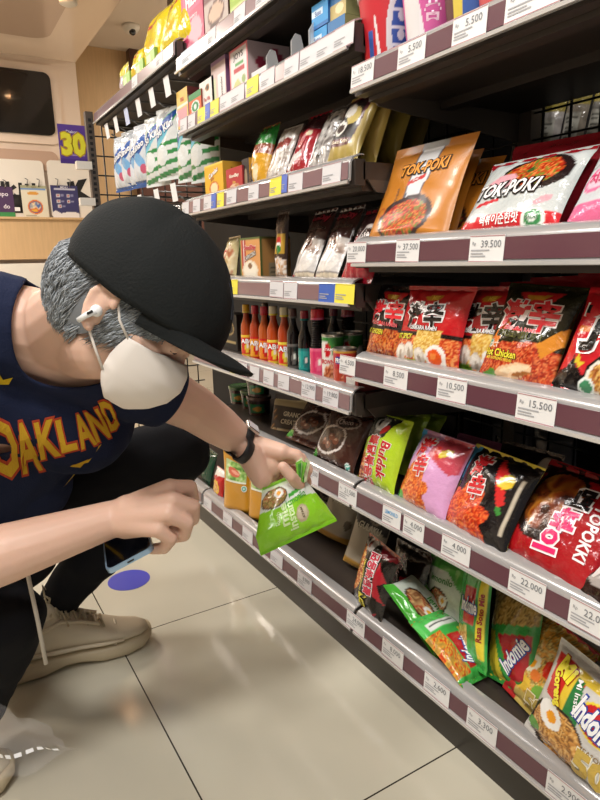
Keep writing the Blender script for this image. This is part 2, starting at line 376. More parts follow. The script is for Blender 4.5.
# ================================================================== SHELVING
FX = .66; XB = 1.08
LV = dict(A=(.091, .028), B=(.365, .028), C=(.6215, .028), D=(.829, .028), E=(1.1146, .028), F3=(.552, .028), F4=(.757, .028), F5=(.972, .028), F6=(1.186, .03), F7=(1.343, .03), G=(1.39, .03))
def ysolve(x, X, z):
    lo, hi = .05, 6
    for _ in range(50):
        m = (lo + hi) / 2
        if proj((X, m, z))[0] > x: lo = m
        else: hi = m
    return (lo + hi) / 2
SZ = {}
def rail_prof(zb):   # (X,z): lip, strip zone, sloping top
    return [(FX, zb), (FX, zb + .004), (FX + .004, zb + .006), (FX + .006, zb + .037), (FX + .012, zb + .045), (FX + .024, zb + .050), (FX + .034, zb + .050)]
def shelf(root, lv, y0, y1, tags, far=False):
    zb = LV[lv][0]; zt = zb + .036; SZ[lv] = zt
    mb = MB(); mb.box((FX + .03, y0, zt - .030), (XB, y1, zt)); mb.box((FX + .012, y0, zb - .004), (FX + .034, y1, zb + .040)); mb.box((FX + .034, y0 + .01, zt - .048), (FX + .06, y1 - .01, zt - .03)); mb.box((FX + .2, y0 + .01, zt - .044), (FX + .23, y1 - .01, zt - .03))
    sh = mb.build('shelf', M['shelf'], root, smooth=False)
    for yy in (y0, y1 - .004):
        mb = MB(); mb.add([(FX + .04, yy, zt - .03), (XB, yy, zt - .03), (XB, yy, zt - .085), (FX + .06, yy, zt - .05), (FX + .04, yy + .004, zt - .03), (XB, yy + .004, zt - .03), (XB, yy + .004, zt - .085), (FX + .06, yy + .004, zt - .05)],
            [(0, 1, 2, 3), (7, 6, 5, 4), (0, 4, 5, 1), (3, 2, 6, 7), (0, 3, 7, 4), (1, 5, 6, 2)]); mb.build('shelf_bracket', M['bracket'], sh, smooth=False)
    pr = rail_prof(zb); mb = MB(); ye0, ye1 = y0 - .004 + (.012 if not far else 0), y1 - .004
    if far: ye0 = y0 + .006
    n = len(pr); vs = [(x, ye0, z) for x, z in pr] + [(x, ye1, z) for x, z in pr]; vs += [(x + .003, y, z - .002) for x, y, z in vs]
    fs = [(i, i + 1, n + i + 1, n + i) for i in range(n - 1)] + [(2 * n + i, 3 * n + i, 3 * n + i + 1, 2 * n + i + 1) for i in range(n - 1)]
    fs += [(i, 2 * n + i, 2 * n + i + 1, i + 1) for i in range(n - 1)] + [(n + i, n + i + 1, 3 * n + i + 1, 3 * n + i) for i in range(n - 1)]
    mb.add(vs, fs); mb.build('price_rail', M['rail'], sh, sharp=40)
    mb = MB(); mb.box((FX - .002, ye0, zb - .001), (FX + .002, ye1, zb + .004)); mb.build('rail_lip', M['lip'], sh, smooth=False)
    mb = MB(); sx = lambda z: FX + .0025 + .003 * (z - zb) / .037
    mb.obox((sx(zb + .007), ye0 + .004, zb + .007), Vector((0, ye1 - ye0 - .008, 0)), Vector((.002, 0, .0285)), Vector((-.0008, 0, 0)))
    mb.build('rail_strip', M['strip_glare' if far and lv not in ('F1', 'F2') else 'strip'], sh, smooth=False)
    for tg in tags:
        x = tg[0]; txt = tg[1]; wd = tg[2] if len(tg) > 2 else .061; colr = tg[3] if len(tg) > 3 else ('d6d5d8' if far else 'e2e1e0')
        yc = ysolve(x, FX + .004, zb + .02); z0 = zb + .004 + random.uniform(-.001, .002); hh = .036
        W = wd; tl = random.uniform(-.0012, .0012)
        S = lambda u, v, off=0, yc=yc, z0=z0, W=W, tl=tl: Vector((FX + .0008 - off + .003 * v, yc + W / 2 - u * W, z0 + v * hh + tl * (u - .5)))
        mb = MB(); mb.add([S(0, 0), S(1, 0), S(1, 1), S(0, 1), S(0, 0, -.0006), S(1, 0, -.0006), S(1, 1, -.0006), S(0, 1, -.0006)], [(0, 1, 2, 3), (7, 6, 5, 4), (0, 4, 5, 1), (1, 5, 6, 2), (2, 6, 7, 3), (3, 7, 4, 0)], lin(colr))
        if txt and txt[0].isdigit():
            put_text(mb, S, W, hh, txt, .63, .68, .0095, col='70747a', bold=0, wid=min(.036, .0058 * len(txt)), off=.0006)
            put_text(mb, S, W, hh, 'Rp', .14, .68, .006, col='8a8c90', bold=0, off=.0006)
        elif txt:
            put_text(mb, S, W, hh, txt, .5, .68, .007, col='4aa0d8', bold=.01, wid=W * .7, off=.0006)
        for q, (a, bq, cq) in enumerate(((.06, .6, .42), (.06, .42, .3), (.06, .5, .2))):
            mb.add([S(a, cq, .0006), S(bq, cq, .0006), S(bq, cq + .05, .0006), S(a, cq + .05, .0006)], [(0, 1, 2, 3)], lin('a8a8ac'))
        for (a0, b0, a1, b1) in ((0, .96, 1, .985), (0, .02, 1, .045)): mb.add([S(a0, b0, .0005), S(a1, b0, .0005), S(a1, b1, .0005), S(a0, b1, .0005)], [(0, 1, 2, 3)], lin('b07078' if colr in ('e2e1e0', 'd6d5d8') else colr))
        mb.build('price_tag', M['paper'], sh, smooth=False)
    return sh
def gridpanel(root, y0, y1, z0, z1, X, st=.062):
    mb = MB(); y = y0
    while y <= y1 + 1e-6: mb.tube([(X, y, z0), (X, y, z1)], .0028, 6); y += st
    z = z0
    while z <= z1: mb.tube([(X - .004, y0, z), (X - .004, y1, z)], .0022, 6); z += st * .82
    mb.build('wire_grid', M['wire'], root)
Y0, Y1, Y2, Y3 = .10, .918, 1.73, 2.66
near = thing('shelving_bay', 'dark brown shelving bay nearest the camera holding instant noodle packs', 'shelving', Matrix.Translation((.87, .5, 0)))
far = thing('shelving_bay', 'dark brown shelving bay in the middle holding coffee, sauce bottles and boxes', 'shelving', Matrix.Translation((.87, 1.3, 0)))
end = thing('shelving_bay', 'farthest shelving bay with peg hooks of detergent and yellow bags on top', 'shelving', Matrix.Translation((.87, 2.1, 0)))
bpy.context.view_layer.update()
def keep(root):
    bpy.context.view_layer.update(); inv = root.matrix_world.inverted()
    for ch in root.children: ch.matrix_parent_inverse = inv
shelf(near, 'A', Y0, Y1, [(356, '24.000'), (393, '8.000'), (437, '2.600'), (482, '3.300'), (566, '2.900')])
shelf(near, 'B', Y0, Y1, [(348, '21.500'), (392, 'LEMONILO', .05), (414, '4.000', .052), (456, '4.000'), (527, '22.000'), (591, '22.000')])
shelf(near, 'C', Y0, Y1, [(348, '4.500', .05), (396, '8.500'), (452, '10.500'), (536, '15.500')])
shelf(near, 'D', Y0, Y1, [(357, '20.000', .055), (408, '37.500', .055), (487, '39.500')])
shelf(near, 'E', Y0, Y1, [(363, '18.500'), (412, '5.500'), (470, '5.500'), (533, '6.000', .08)])
for yy in (Y0, Y1 - .035):
    mb = MB(); mb.box((XB, yy, 0), (XB + .03, yy + .03, 1.9)); mb.build('upright_post', M['bracket'], near, smooth=False)
mb = MB(); mb.box((.69, Y0, 0), (.705, Y1, .095)); mb.build('kick_plate', M['kick'], near, smooth=False)
mb = MB(); mb.box((1.11, Y1 + .145, 0), (1.43, Y1 + .155, 1.9)); mb.build('gap_blocker_panel', M['back'], near, smooth=False)  # added panel, blocks the bright gap onto the lit wall behind
mb = MB(); mb.box((1.42, Y0, 0), (1.43, Y1 + .145, 1.9)); mb.build('back_or_blackout_panel', M['back'], near, smooth=False)  # added dark board, keeps the space behind the wire grid black
for zz in (.33, 1.02):
    mb = MB(); mb.box((1.12, Y0, zz - .02), (1.415, Y1 + .13, zz)); mb.build('rear_shelf', M['shelf'], near, smooth=False)
gridpanel(near, Y0 + .02, Y1 + .12, .15, 1.6, XB + .012)
LV['F1'] = LV['A']; LV['F2'] = LV['B']
Wt, Yt, Bt = 'eceae8', 'ece04a', '5a72c8'
shelf(far, 'F1', Y1, Y2, [(208, ' '), (228, ' '), (248, ' '), (277, ' '), (305, '8.900')], True)
shelf(far, 'F2', Y1, Y2, [(262, ' '), (312, '21.500', .055)], True)
shelf(far, 'F3', Y1, Y2, [(233, ' ', .028, Yt), (243, ' ', .05), (255, ' ', .05), (269, ' ', .05), (284, ' ', .05), (309, '12.900', .055), (331, '19.800', .055)], True)
shelf(far, 'F4', Y1, Y2, [(233, ' ', .06, Yt), (277, ' ', .06), (291, ' ', .055), (328, ' ', .06, '3a60b8'), (345, ' ', .062, Yt)], True)
shelf(far, 'F5', Y1, Y2, [(186, ' ', .05), (197, ' ', .05), (208, ' ', .05), (221, ' ', .04, Yt), (214, ' ', .03, Bt), (232, ' ', .055), (254, ' ', .05), (276, ' ', .05, Yt), (285, ' ', .022, Bt), (296, ' ', .055), (332, ' ', .06)], True)
shelf(far, 'F6', Y1, Y2, [(184, ' ', .05), (192, ' ', .05), (202, ' ', .05, Yt), (208, ' ', .03, Bt), (215, ' ', .05, Yt), (226, ' ', .06), (238, ' ', .07), (253, ' ', .055, Yt), (268, ' ', .06), (292, ' ', .055), (309, ' ', .06), (326, ' ', .06), (344, ' ', .06)], True)
shelf(far, 'F7', Y1, Y2, [(190, ' ', .12, 'd8e4f2'), (212, ' ', .05), (240, ' ', .055), (262, ' ', .05)], True)
for sh in [c for c in far.children if c.name.startswith('shelf')][5:6]:
    for x in (271, 296, 314):
        y = ysolve(x, .70, SZ['F6'] + .03); mb = MB(); prof = [(.69, 0), (.69, .045), (.70, .06), (.712, .058), (.72, .03), (.90, .012), (.90, 0)]
        n = len(prof); mb.add([(X, y, SZ['F6'] + z) for X, z in prof] + [(X, y + .004, SZ['F6'] + z) for X, z in prof], [tuple(range(n)), tuple(reversed(range(n, 2 * n)))] + [(i, i + n, (i + 1) % n + n, (i + 1) % n) for i in range(n)])
        mb.build('shelf_divider', M['clearp'], sh, smooth=False)
mb = MB(); mb.box((XB, Y2 - .035, 0), (XB + .03, Y2 - .005, 1.9)); mb.build('upright_post', M['bracket'], far, smooth=False)
mb = MB(); mb.box((.69, Y1, 0), (.705, Y2, .095)); mb.build('kick_plate', M['kick'], far, smooth=False)
mb = MB(); mb.box((XB + .03, Y1 + .14, 0), (XB + .04, Y2, 1.9)); mb.build('back_or_blackout_panel', M['back'], far, smooth=False)
gridpanel(far, Y1 + .15, Y2 - .02, .15, 1.45, XB + .012)
# end bay: top shelf, peg hooks with hanging tags, wire end panel, slotted post
shelf(end, 'G', Y2 + .0, Y3, [(160, ' ', .06), (135, ' ', .06)], True)
LV['G1'] = LV['A']; shelf(end, 'G1', Y2, Y3, [], True)
mb = MB(); mb.box((XB + .03, Y2, 0), (XB + .04, Y3, 1.5)); mb.build('back_or_blackout_panel', M['back'], end, smooth=False)
mb = MB(); mb.box((.69, Y2, 0), (.705, Y3, .095)); mb.build('kick_plate', M['kick'], end, smooth=False)
mb = MB()
mb.box((.638, 2.68, 0), (.668, 2.71, 1.44)); mb.build('slotted_post', M['bracket'], end, smooth=False)
mb = MB(); z = .5
while z < 1.42: mb.box((.646, 2.6785, z), (.658, 2.6805, z + .012)); z += .022
mb.build('post_slots', M['blk'], end, smooth=False)
mb = MB(); X = .70
while X < 1.08: mb.tube([(X, 2.69, .1), (X, 2.69, 1.42)], .003, 6); X += .05
z = .15
while z < 1.4: mb.tube([(.67, 2.686, z), (1.08, 2.686, z)], .003, 6); z += .075
mb.build('wire_grid', M['wire'], end)
HK = [(1.325, y) for y in (1.86, 2.0, 2.14, 2.28, 2.42, 2.55)] + [(1.03, y) for y in (1.86, 2.02, 2.2, 2.38)]
for (z, y) in HK:
    mb = MB(); mb.tube([(XB + .02, y, z + .01), (.72, y, z), (.70, y, z + .012)], .0032, 8); mb.tube([(XB + .02, y, z + .045), (.69, y, z + .04)], .0028, 8)
    hk = mb.build('peg_hook', M['wireg'], end)
    mb = MB(); mb.obox((.688, y - .022, z - .005), Vector((0, .044, 0)), Vector((-.006, 0, .052)), Vector((-.001, 0, 0)), lin('eef0f2' if y != 2.28 else 'c8d4f4'))
    mb.build('price_tag', M['paper'], hk, smooth=False)
for q in (2.45, 2.52):
    mb = MB(); mb.box((.585, 2.672, 1.22 - (q - 2.45) * 2), (.645, 2.70, 1.25 - (q - 2.45) * 2)); mb.build('post_clip', M['white'], end, smooth=False)
for r in (near, far, end): keep(r)

# ================================================================== PRODUCTS
NOOD = ['7a2410', 'c8481c', 'e08030', 'b83418']; BOWL = ['8a1c10', 'd0401c', 'e8944a', 'c42c18', '5a8a30']; YEL = ['d8a83c', 'f2dc8c', 'c88c28']
def halal(A, u, v, r=.06, c='3a9a88'): A.ell(u, v, r, r * A.asp, 'e8f0ec'); A.ell(u, v, r * .75, r * .75 * A.asp, c); A.ell(u, v, r * .3, r * .3 * A.asp, 'e8f0ec')
def a_tok_o(nu, nv, s):
    A = Art(nu, nv, 'c47c26', s); A.rect(.36, .93, .68, 1, '8f8d86'); A.poly([(.36, .93), (.66, .93), (.6, .3), (.4, .3)], 'dfe0e2')
    A.poly([(.36, .93), (.385, .93), (.42, .3), (.4, .3)], '5a5a66'); A.poly([(.64, .93), (.66, .93), (.6, .3), (.585, .3)], '5a5a66')
    A.ell(.5, .2, .33, .23, '38221e', 8); A.food(A.em(.5, .19, .28, .19, 8), BOWL, 17, 3); A.poly([(.38, .53), (.58, .60), (.58, .65), (.38, .58)], 'c83a38')
    A.ell(.16, .27, .06, .05, 'a83a20'); A.ell(.16, .27, .045, .036, 'c47c26'); return A
tt = [T('TOK-POKI', .52, .72, .020, col='e89a3c', out='241a14', wid=.115, bold=.03, ow=.07, rot=2), T('RICE CAKE', .3, .42, .005, col='4a4a52', rot=-78), T('Spicy', .48, .59, .006, col='ffffff', rot=16)]
pack('rice_cake_pouch', 'orange stand-up rice cake pouch at the left end of its shelf, facing out in front', 'pouch', [(368, 240, .70), (446, 236, .70), (397, 148, .765)], .022, a_tok_o, tt, 'orange rice cake pouches', 'pouch', 'foil', nu=56, nv=64)
for i, (a, lab) in enumerate((((440, 232, .745), 'orange rice cake pouch standing directly behind the front orange one'), ((462, 231, .765), 'rearmost orange rice cake pouch, half hidden by the white and red pack'))):
    pack('rice_cake_pouch', lab, 'pouch', [(a[0] - 55, a[1], a[2]), (a[0] + 14, a[1] - 2, a[2]), (a[0] - 22, 160 + i * 6, a[2] + .05)], .014, a_tok_o, tt, 'orange rice cake pouches', 'pouch', 'foil', nu=40, nv=44, h=.155 - .012 * i)
def a_tok_w(nu, nv, s):
    A = Art(nu, nv, 'c6cbca', s); A.rect(0, .93, 1, 1, 'a01c28'); A.poly([(0, .88), (.3, .93), (1, .93), (1, 1), (0, 1)], '9c1a26')
    A.ell(.62, .68, .33, .25, '241616', 0); A.food(A.em(.6, .69, .27, .19, 0), BOWL, 12, 9); A.ell(.56, .72, .035, .04, '3a5a28')
    A.ell(.3, .60, .17, .09, 'dfa4ae', 10); A.ell(.82, .33, .09, .035, 'dfa4ae', 30); A.rect(0, 0, 1, .2, 'cc2630'); A.poly([(.0, .2), (.2, .14), (.2, .2)], 'c6cbca')
    A.ell(.78, .14, .11, .11, 'e8efe8'); A.ell(.78, .14, .08, .08, '3d8a50'); A.ell(.78, .14, .05, .04, 'e8efe8'); A.poly([(.12, .30), (.36, .37), (.36, .42), (.12, .35)], 'c8303a'); return A
pack('rice_cake_pack', 'wide white and red rice cake pack with a dark bowl of red rice cakes', 'pack', [(455, 236, .69), (556, 228, .69), (499, 163, .765)], .018, a_tok_w,
     [T('TOK-POKI', .42, .50, .021, col='f2f0f0', out='1c1416', wid=.115, bold=.03, ow=.07, shear=.3), T('떡볶이순한맛', .45, .15, .013, col='ffffff', bold=.02, wid=.07), T('Sweety Rice Cake', .42, .06, .006, col='ffffff', wid=.06), T('HALAL', .78, .14, .005, col='2a6a3c')], nu=60, nv=56, h=.135)
pack('rice_cake_pack', 'red backed pack peeping out behind the wide white and red rice cake pack', 'pack', [(480, 236, .745), (595, 232, .745), (520, 160, .80)], .012, '98202c', [], nu=24, nv=24, h=.15)
def a_pink(nu, nv, s):
    A = Art(nu, nv, 'c9ccd0', s); A.rect(0, 0, 1, .24, 'e06a94'); A.ell(.28, .5, .22, .13, 'e07aa0', 20); A.ell(.28, .5, .18, .095, 'f0c4d4', 20); A.food(A.em(.7, .5, .22, .3), BOWL, 9, 4); return A
pack('rice_cake_pack', 'pink and white rice cake pack cut off by the right edge of the photo', 'pack', [(560, 230, .69), (655, 222, .69), (590, 160, .755)], .018, a_pink, [T('치즈', .25, .5, .014, col='d03a70', bold=.03)], h=.135)
# behind the wire grid, on the other side of the gondola
for i, (x, y0, y1, c) in enumerate(((519, 168, 104, '8f8648'), (543, 170, 98, '9a9490'), (567, 165, 88, '7d7468'), (592, 158, 82, '6d6a66'))):
    def a_b(nu, nv, s, c=c):
        A = Art(nu, nv, c, s); A.rect(.0, .72, 1, .86, '8a7c3c'); A.rect(.12, .12, .8, .62, 'a8a69c')
        for q in range(7): A.rect(.18, .16 + q * .065, .72 - .1 * (q % 3), .185 + q * .065, '55534c')
        return A
    pack('back_side_pack', ['olive labelled pack', 'pale labelled pack', 'brownish labelled pack', 'grey labelled pack'][i] + ' behind the grid above the white rice cake pack, ' + ['farthest left', 'next to it', 'second from right', 'farthest right'][i], 'pack',
         [(x - 12, y0, 1.16), (x + 11, y0, 1.16), (x - 12, y1, 1.17)], .012, a_b, [], 'packs behind the wire grid', nu=24, nv=40, snap=1.020)
for i, (x, y) in ((1, (556, 470)), (2, (512, 452))):
    def a_c(nu, nv, s): A = Art(nu, nv, '55555a', s); A.rect(.1, .2, .9, .8, '7a7a80'); return A
    pack('back_side_pack', ['dim grey pack behind the grid above the pink noodle pack', 'dim grey pack behind the grid at the right above the dark red bag', 'dim grey lettered pack behind the grid above the black noodle pack'][i], 'pack',
         [(x - 22, y, 1.16), (x + 22, y + 8, 1.16), (x - 20, y - 50, 1.17)], .012, a_c, [T('POPO', .5, .5, .022, col='202024', bold=.05)] if i == 2 else [], 'packs behind the wire grid', nu=20, nv=24, snap=.330)
# ---- shelf C: hot ramen packs
def a_geki(base, frame_c, low, egg=False, oy=.0):
    def f(nu, nv, s):
        A = Art(nu, nv, base, s)
        A.rect(0, .94, 1, 1, frame_c); A.poly([(.22, .9), (.8, .92), (.72, .80), (.55, .74), (.4, .78)], 'c8282a'); A.poly([(.36, .86), (.66, .88), (.6, .82), (.42, .81)], 'c8902c')
        A.food(A.pm([(0, 0), (1, 0), (1, .36), (.72, .42), (.3, .38), (0, .34)]), low, 18, 5)
        if egg:
            A.rect(0, .37, 1, .43, '201412'); A.food(A.pm([(.36, .1), (.74, .1), (.78, .46), (.4, .46)]), YEL, 16, 4)
            for (u, v) in ((.14, .17), (.3, .2), (.48, .14)): A.ell(u, v, .09, .1, 'd8ccc0'); A.ell(u - .01, v + .02, .07, .06, 'f0e8dc'); A.ell(u, v - .04, .025, .06, 'b0a090')
            A.ell(.72, .14, .15, .15, 'f6f0ea', 10); A.ell(.71, .15, .10, .09, 'e85a20'); A.ell(.69, .16, .04, .04, 'f08a40'); A.ell(.3, .06, .12, .04, '7aa83a')
        return A
    return f
def gt(fill, outc, small, sub, subc='e8d83c', su=.25, sv=.36):
    r = [T('激辛', .46, .63, .040, col=fill, out=outc, wid=.088, bold=.035, ow=.05, rot=3), T('GEKIKARA RAMEN', .48, .475, .0065, col=small, out='201010', wid=.07, bold=.03), T('MIE', .55, .84, .007, col='f0c84c', bold=.04)]
    if sub: r.append(T(sub, su, sv, .0085, col=subc, out='181010', bold=.04, wid=.055))
    return r
g = 'hot ramen noodle packs'
gh = .14
pack('ramen_pack', 'black hot ramen pack with red characters, leftmost on its shelf', 'noodle pack', [(357, 357, .70), (415, 372, .70), (382, 280, .735)], .016, a_geki('1c1616', '241a1a', NOOD + ['d89048']), gt('e03038', 'f0e4e0', 'e86a70', 'HOT CHICKEN'), g, nu=44, nv=50, w=.115, h=.135)
pack('ramen_pack', 'red hot ramen pack with black characters, mushrooms and half an egg, in front', 'noodle pack', [(392, 365, .692), (457, 377, .692), (414, 280, .735)], .017, a_geki('c01c22', 'b01a20', ['b02c18', 'd85a28', 'e89a58'], True), gt('181414', 'f2ecec', 'f0ecec', 'HOT SPICY', su=.16), g, nu=54, nv=60, h=.14)
pack('ramen_pack', 'red hot ramen pack with an egg, standing half hidden behind the front red one', 'noodle pack', [(447, 374, .715), (512, 384, .715), (466, 283, .76)], .016, a_geki('b41a20', 'a0181e', ['b02c18', 'd85a28', 'e89a58'], True), gt('181414', 'f2ecec', 'f0ecec', ''), g, nu=40, nv=44, w=.135, h=.14)
def a_gekp(nu, nv, s):
    A = a_geki('23220f', '2a2414', ['8a2014', 'd04420', 'e88850', 'b83418'])(nu, nv, s); A.poly([(0, .3), (.16, .3), (.3, .55), (.2, .62)], 'd8761c'); A.poly([(.74, .4), (1, .62), (1, .44), (.82, .28)], 'd88a2c')
    A.rect(.14, .43, .78, .50, '14140c'); A.poly([(.02, .02), (.3, .0), (.42, .07), (.2, .12)], '5a9a34'); A.ell(.5, .13, .25, .07, 'ecc49a', 12); A.ell(.52, .15, .2, .03, 'f4dcb8', 12); A.ell(.62, .12, .14, .02, 'a86a38', 12); halal(A, .07, .36, .05); return A
pack('ramen_pack', 'dark green premium ramen pack with large red characters and sliced chicken', 'noodle pack', [(476, 381, .69), (551, 400, .69), (513, 293, .745)], .018, a_gekp,
     [T('激辛', .50, .66, .043, col='d83038', out='f0e0dc', wid=.096, bold=.035, ow=.04, rot=2), T('GEKIKARA RAMEN', .46, .52, .0055, col='e86a70', out='f0e0e0', wid=.062), T('PREMIUM', .46, .465, .009, col='3a3a20', out='8a8a50', wid=.08), T('Hot Chicken', .28, .27, .010, col='f0e040', out='181008', wid=.062, bold=.03), T('DCT', .16, .34, .007, col='f0e8d0'), T('MIE GORENG PEDAS', .28, .215, .004, col='f0e040', wid=.05)], g, nu=60, nv=64, h=.15)
for i, (x, y) in enumerate(((486, 384), (520, 392), (570, 400))):
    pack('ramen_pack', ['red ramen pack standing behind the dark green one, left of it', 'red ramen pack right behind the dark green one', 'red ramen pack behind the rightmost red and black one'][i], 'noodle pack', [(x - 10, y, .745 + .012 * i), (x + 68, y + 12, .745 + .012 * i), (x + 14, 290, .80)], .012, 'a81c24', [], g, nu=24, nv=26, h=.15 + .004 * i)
def a_topr(nu, nv, s):
    A = Art(nu, nv, 'c8202a', s); A.poly([(0, 0), (.42, 0), (.36, .18), (.24, .26), (.18, .34), (.12, .22), (0, .2)], '161212'); A.poly([(.2, .3), (.24, .37), (.27, .3), (.34, .3), (.28, .24)], 'd8c030')
    A.ell(.66, .2, .3, .2, '1c1414'); A.ell(.66, .2, .27, .17, 'e8e0d4'); A.food(A.em(.66, .2, .23, .14), ['8a4a20', 'd8a04c', 'e8c880', 'a85a2c'], 12, 8); A.ell(.42, .1, .09, .07, 'e8f0ec'); A.ell(.42, .1, .065, .05, '3d8a60'); A.rect(.1, .56, .25, .62, 'e07a20'); return A
pack('ramen_pack', 'red and black ramen pack with a white bowl, cut off by the right edge', 'noodle pack', [(548, 399, .685), (640, 425, .685), (583, 297, .745)], .018, a_topr, [T('了', .34, .6, .055, col='141010', out='f4eeee', bold=.05, ow=.06), T('S', .62, .6, .045, col='141010', out='f4eeee', bold=.05, ow=.06)], g, nu=50, nv=56, h=.145)
# ---- shelf B
def flame(A, cu, cv, r, cols, seed=2):
    th = np.arctan2(A.V - cv, (A.U - cu)); d = np.hypot(A.U - cu, (A.V - cv) / A.asp); m = d < r * (1 + .32 * np.abs(np.sin(th * 4.5)) ** 1.5); A.food(m, cols, 10, seed)
def a_bul(base, dark, fc, side=None):
    def f(nu, nv, s):
        A = Art(nu, nv, base, s); A.poly([(.0, 1), (.0, .55), (.25, .68), (.6, .7), (.75, 1)], dark); A.ell(.38, .86, .16, .1, 'd4d4d0'); A.ell(.34, .88, .05, .05, '1c1a1a'); A.ell(.55, .8, .1, .05, 'a02420', 30)
        A.food(A.em(.05, .22, .3, .26), fc, 10, 2); A.ell(.02, .2, .1, .1, '3a1410'); return A
    return f
kb = 'korean fire noodle packs'
pack('fire_noodle_pack', 'lime green fire noodle pack tilted on its side beside the brown bags', 'noodle pack', [(352, 478, .70), (398, 500, .685), (378, 412, .75)], .022, a_bul('b4d22c', '2a2c24', ['6a1810', 'b83a18', 'e0a860']),
     [T('불닭볶음면', .42, .36, .032, col='c01c28', out='f4eeea', wid=.100, rot=-87, bold=.04, ow=.05), T('Buldak', .74, .42, .022, col='c01c28', out='f0f0e0', wid=.07, rot=-87, bold=.03, shear=.2)], kb, nu=46, nv=50, w=.13, h=.145)
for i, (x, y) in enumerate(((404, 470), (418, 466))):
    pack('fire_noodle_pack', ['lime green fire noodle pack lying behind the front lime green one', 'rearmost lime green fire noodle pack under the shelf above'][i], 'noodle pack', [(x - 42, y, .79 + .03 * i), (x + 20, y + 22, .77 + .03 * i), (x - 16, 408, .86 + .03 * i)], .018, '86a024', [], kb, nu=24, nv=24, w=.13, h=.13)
def a_gpink(nu, nv, s):
    A = Art(nu, nv, 'd8a0cc', s); A.poly([(0, .35), (0, 1), (.1, 1), (.07, .35)], '58aee0'); A.poly([(.45, 1), (.45, .7), (.9, .55), (1, .62), (1, 1)], 'c84a5c'); flame(A, .32, .2, .3, ['a83418', 'e86a28', 'f0a050', 'd05020']); A.ell(.6, .76, .1, .06, 'd8302c', -50); A.ell(.72, .78, .1, .05, 'e8d040', 30); A.ell(.1, .12, .1, .06, '58a840'); return A
def a_gblk(nu, nv, s):
    A = Art(nu, nv, '161214', s); A.poly([(0, .35), (0, 1), (.12, 1), (.06, .35)], '58aee0'); A.poly([(.0, .55), (.08, .55), (.06, .15), (0, .15)], 'e8d43c'); flame(A, .36, .2, .3, ['a02010', 'e04420', 'f08040', 'c83018']); A.poly([(.5, .95), (.7, .6), (.78, .42), (.84, .5), (.74, .8)], 'd82c2c'); A.ell(.8, .42, .03, .05, '3a8a38', 30); A.ell(.76, .72, .09, .08, 'e8c83c', 30); A.rect(.9, .2, .93, .8, 'c8bca8'); return A
gt2 = lambda: [T('激', .34, .78, .036, col='d02830', out='f4ecec', bold=.04, ow=.05, rot=8), T('辛', .42, .55, .036, col='d02830', out='f4ecec', bold=.04, ow=.05, rot=8)]
pack('ramen_pack', 'pink ramen pack with red characters between the lime green and the black packs', 'noodle pack', [(393, 498, .695), (445, 526, .68), (428, 434, .755)], .024, a_gpink, gt2() + [T('ABURA', .08, .7, .007, col='ffffff', rot=80)], g, nu=50, nv=54, w=.14, h=.145)
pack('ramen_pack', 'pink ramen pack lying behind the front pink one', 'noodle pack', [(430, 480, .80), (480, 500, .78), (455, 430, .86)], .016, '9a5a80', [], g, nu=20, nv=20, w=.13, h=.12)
pack('ramen_pack', 'black ramen pack with red characters and flame shaped noodles', 'noodle pack', [(440, 520, .69), (502, 556, .675), (480, 450, .755)], .024, a_gblk, gt2() + [T('HOT CHICKEN', .055, .40, .008, col='181008', wid=.055, rot=82, bold=.02)], g, nu=54, nv=58, w=.15, h=.15)
pack('ramen_pack', 'black ramen pack with a pale side panel squeezed behind the front black one', 'noodle pack', [(475, 512, .77), (528, 536, .75), (505, 448, .83)], .018, lambda nu, nv, s: (lambda A: (A.rect(.8, .1, .9, .9, 'c8bcb0'), A.poly([(.5, .6), (.7, .5), (.74, .8)], 'c02828'), A)[-1])(Art(nu, nv, '1e1618', s)), [], g, nu=30, nv=30, w=.14, h=.14)
def a_topk(nu, nv, s):
    A = Art(nu, nv, 'a8141e', s); A.poly([(0, 1), (1, 1), (1, .82), (.55, .9), (.2, .8), (0, .86)], '3a1014'); A.ell(.36, .58, .34, .36, '1c1012'); A.food(A.em(.37, .6, .29, .29), ['33140c', '8a3c18', 'b07028', '5a2010', '96521c'], 6, 3, False); return A
pack('rice_cake_bag', 'large dark red bag with white and pink characters lying at the right', 'bag', [(494, 556, .69), (582, 606, .672), (542, 466, .80)], .026, a_topk,
     [T('떡', .62, .70, .036, col='1a1214', out='f6eef0', rot=-85, bold=.04, ow=.06), T('볶', .60, .48, .036, col='e84078', out='f6eef0', rot=-85, bold=.04, ow=.06), T('이', .54, .27, .036, col='e83070', out='fff4f6', rot=-85, bold=.05, ow=.07), T('TOPOKKI', .84, .46, .016, col='f4ecee', wid=.08, rot=-85, bold=.03, shear=.1)], None, nu=60, nv=60, h=.17, w=.17, kind='pillow')
def a_dk(nu, nv, s): A = Art(nu, nv, '2e1c18', s); A.ell(.3, .3, .14, .1, 'a8a09c'); return A
pack('rice_cake_bag', 'dark brown bag in the bottom right corner of its shelf', 'bag', [(580, 606, .675), (640, 640, .665), (600, 560, .73)], .02, a_dk, [T('MIE', .35, .4, .02, col='dcd4d0', bold=.03)], None, w=.13, h=.10)
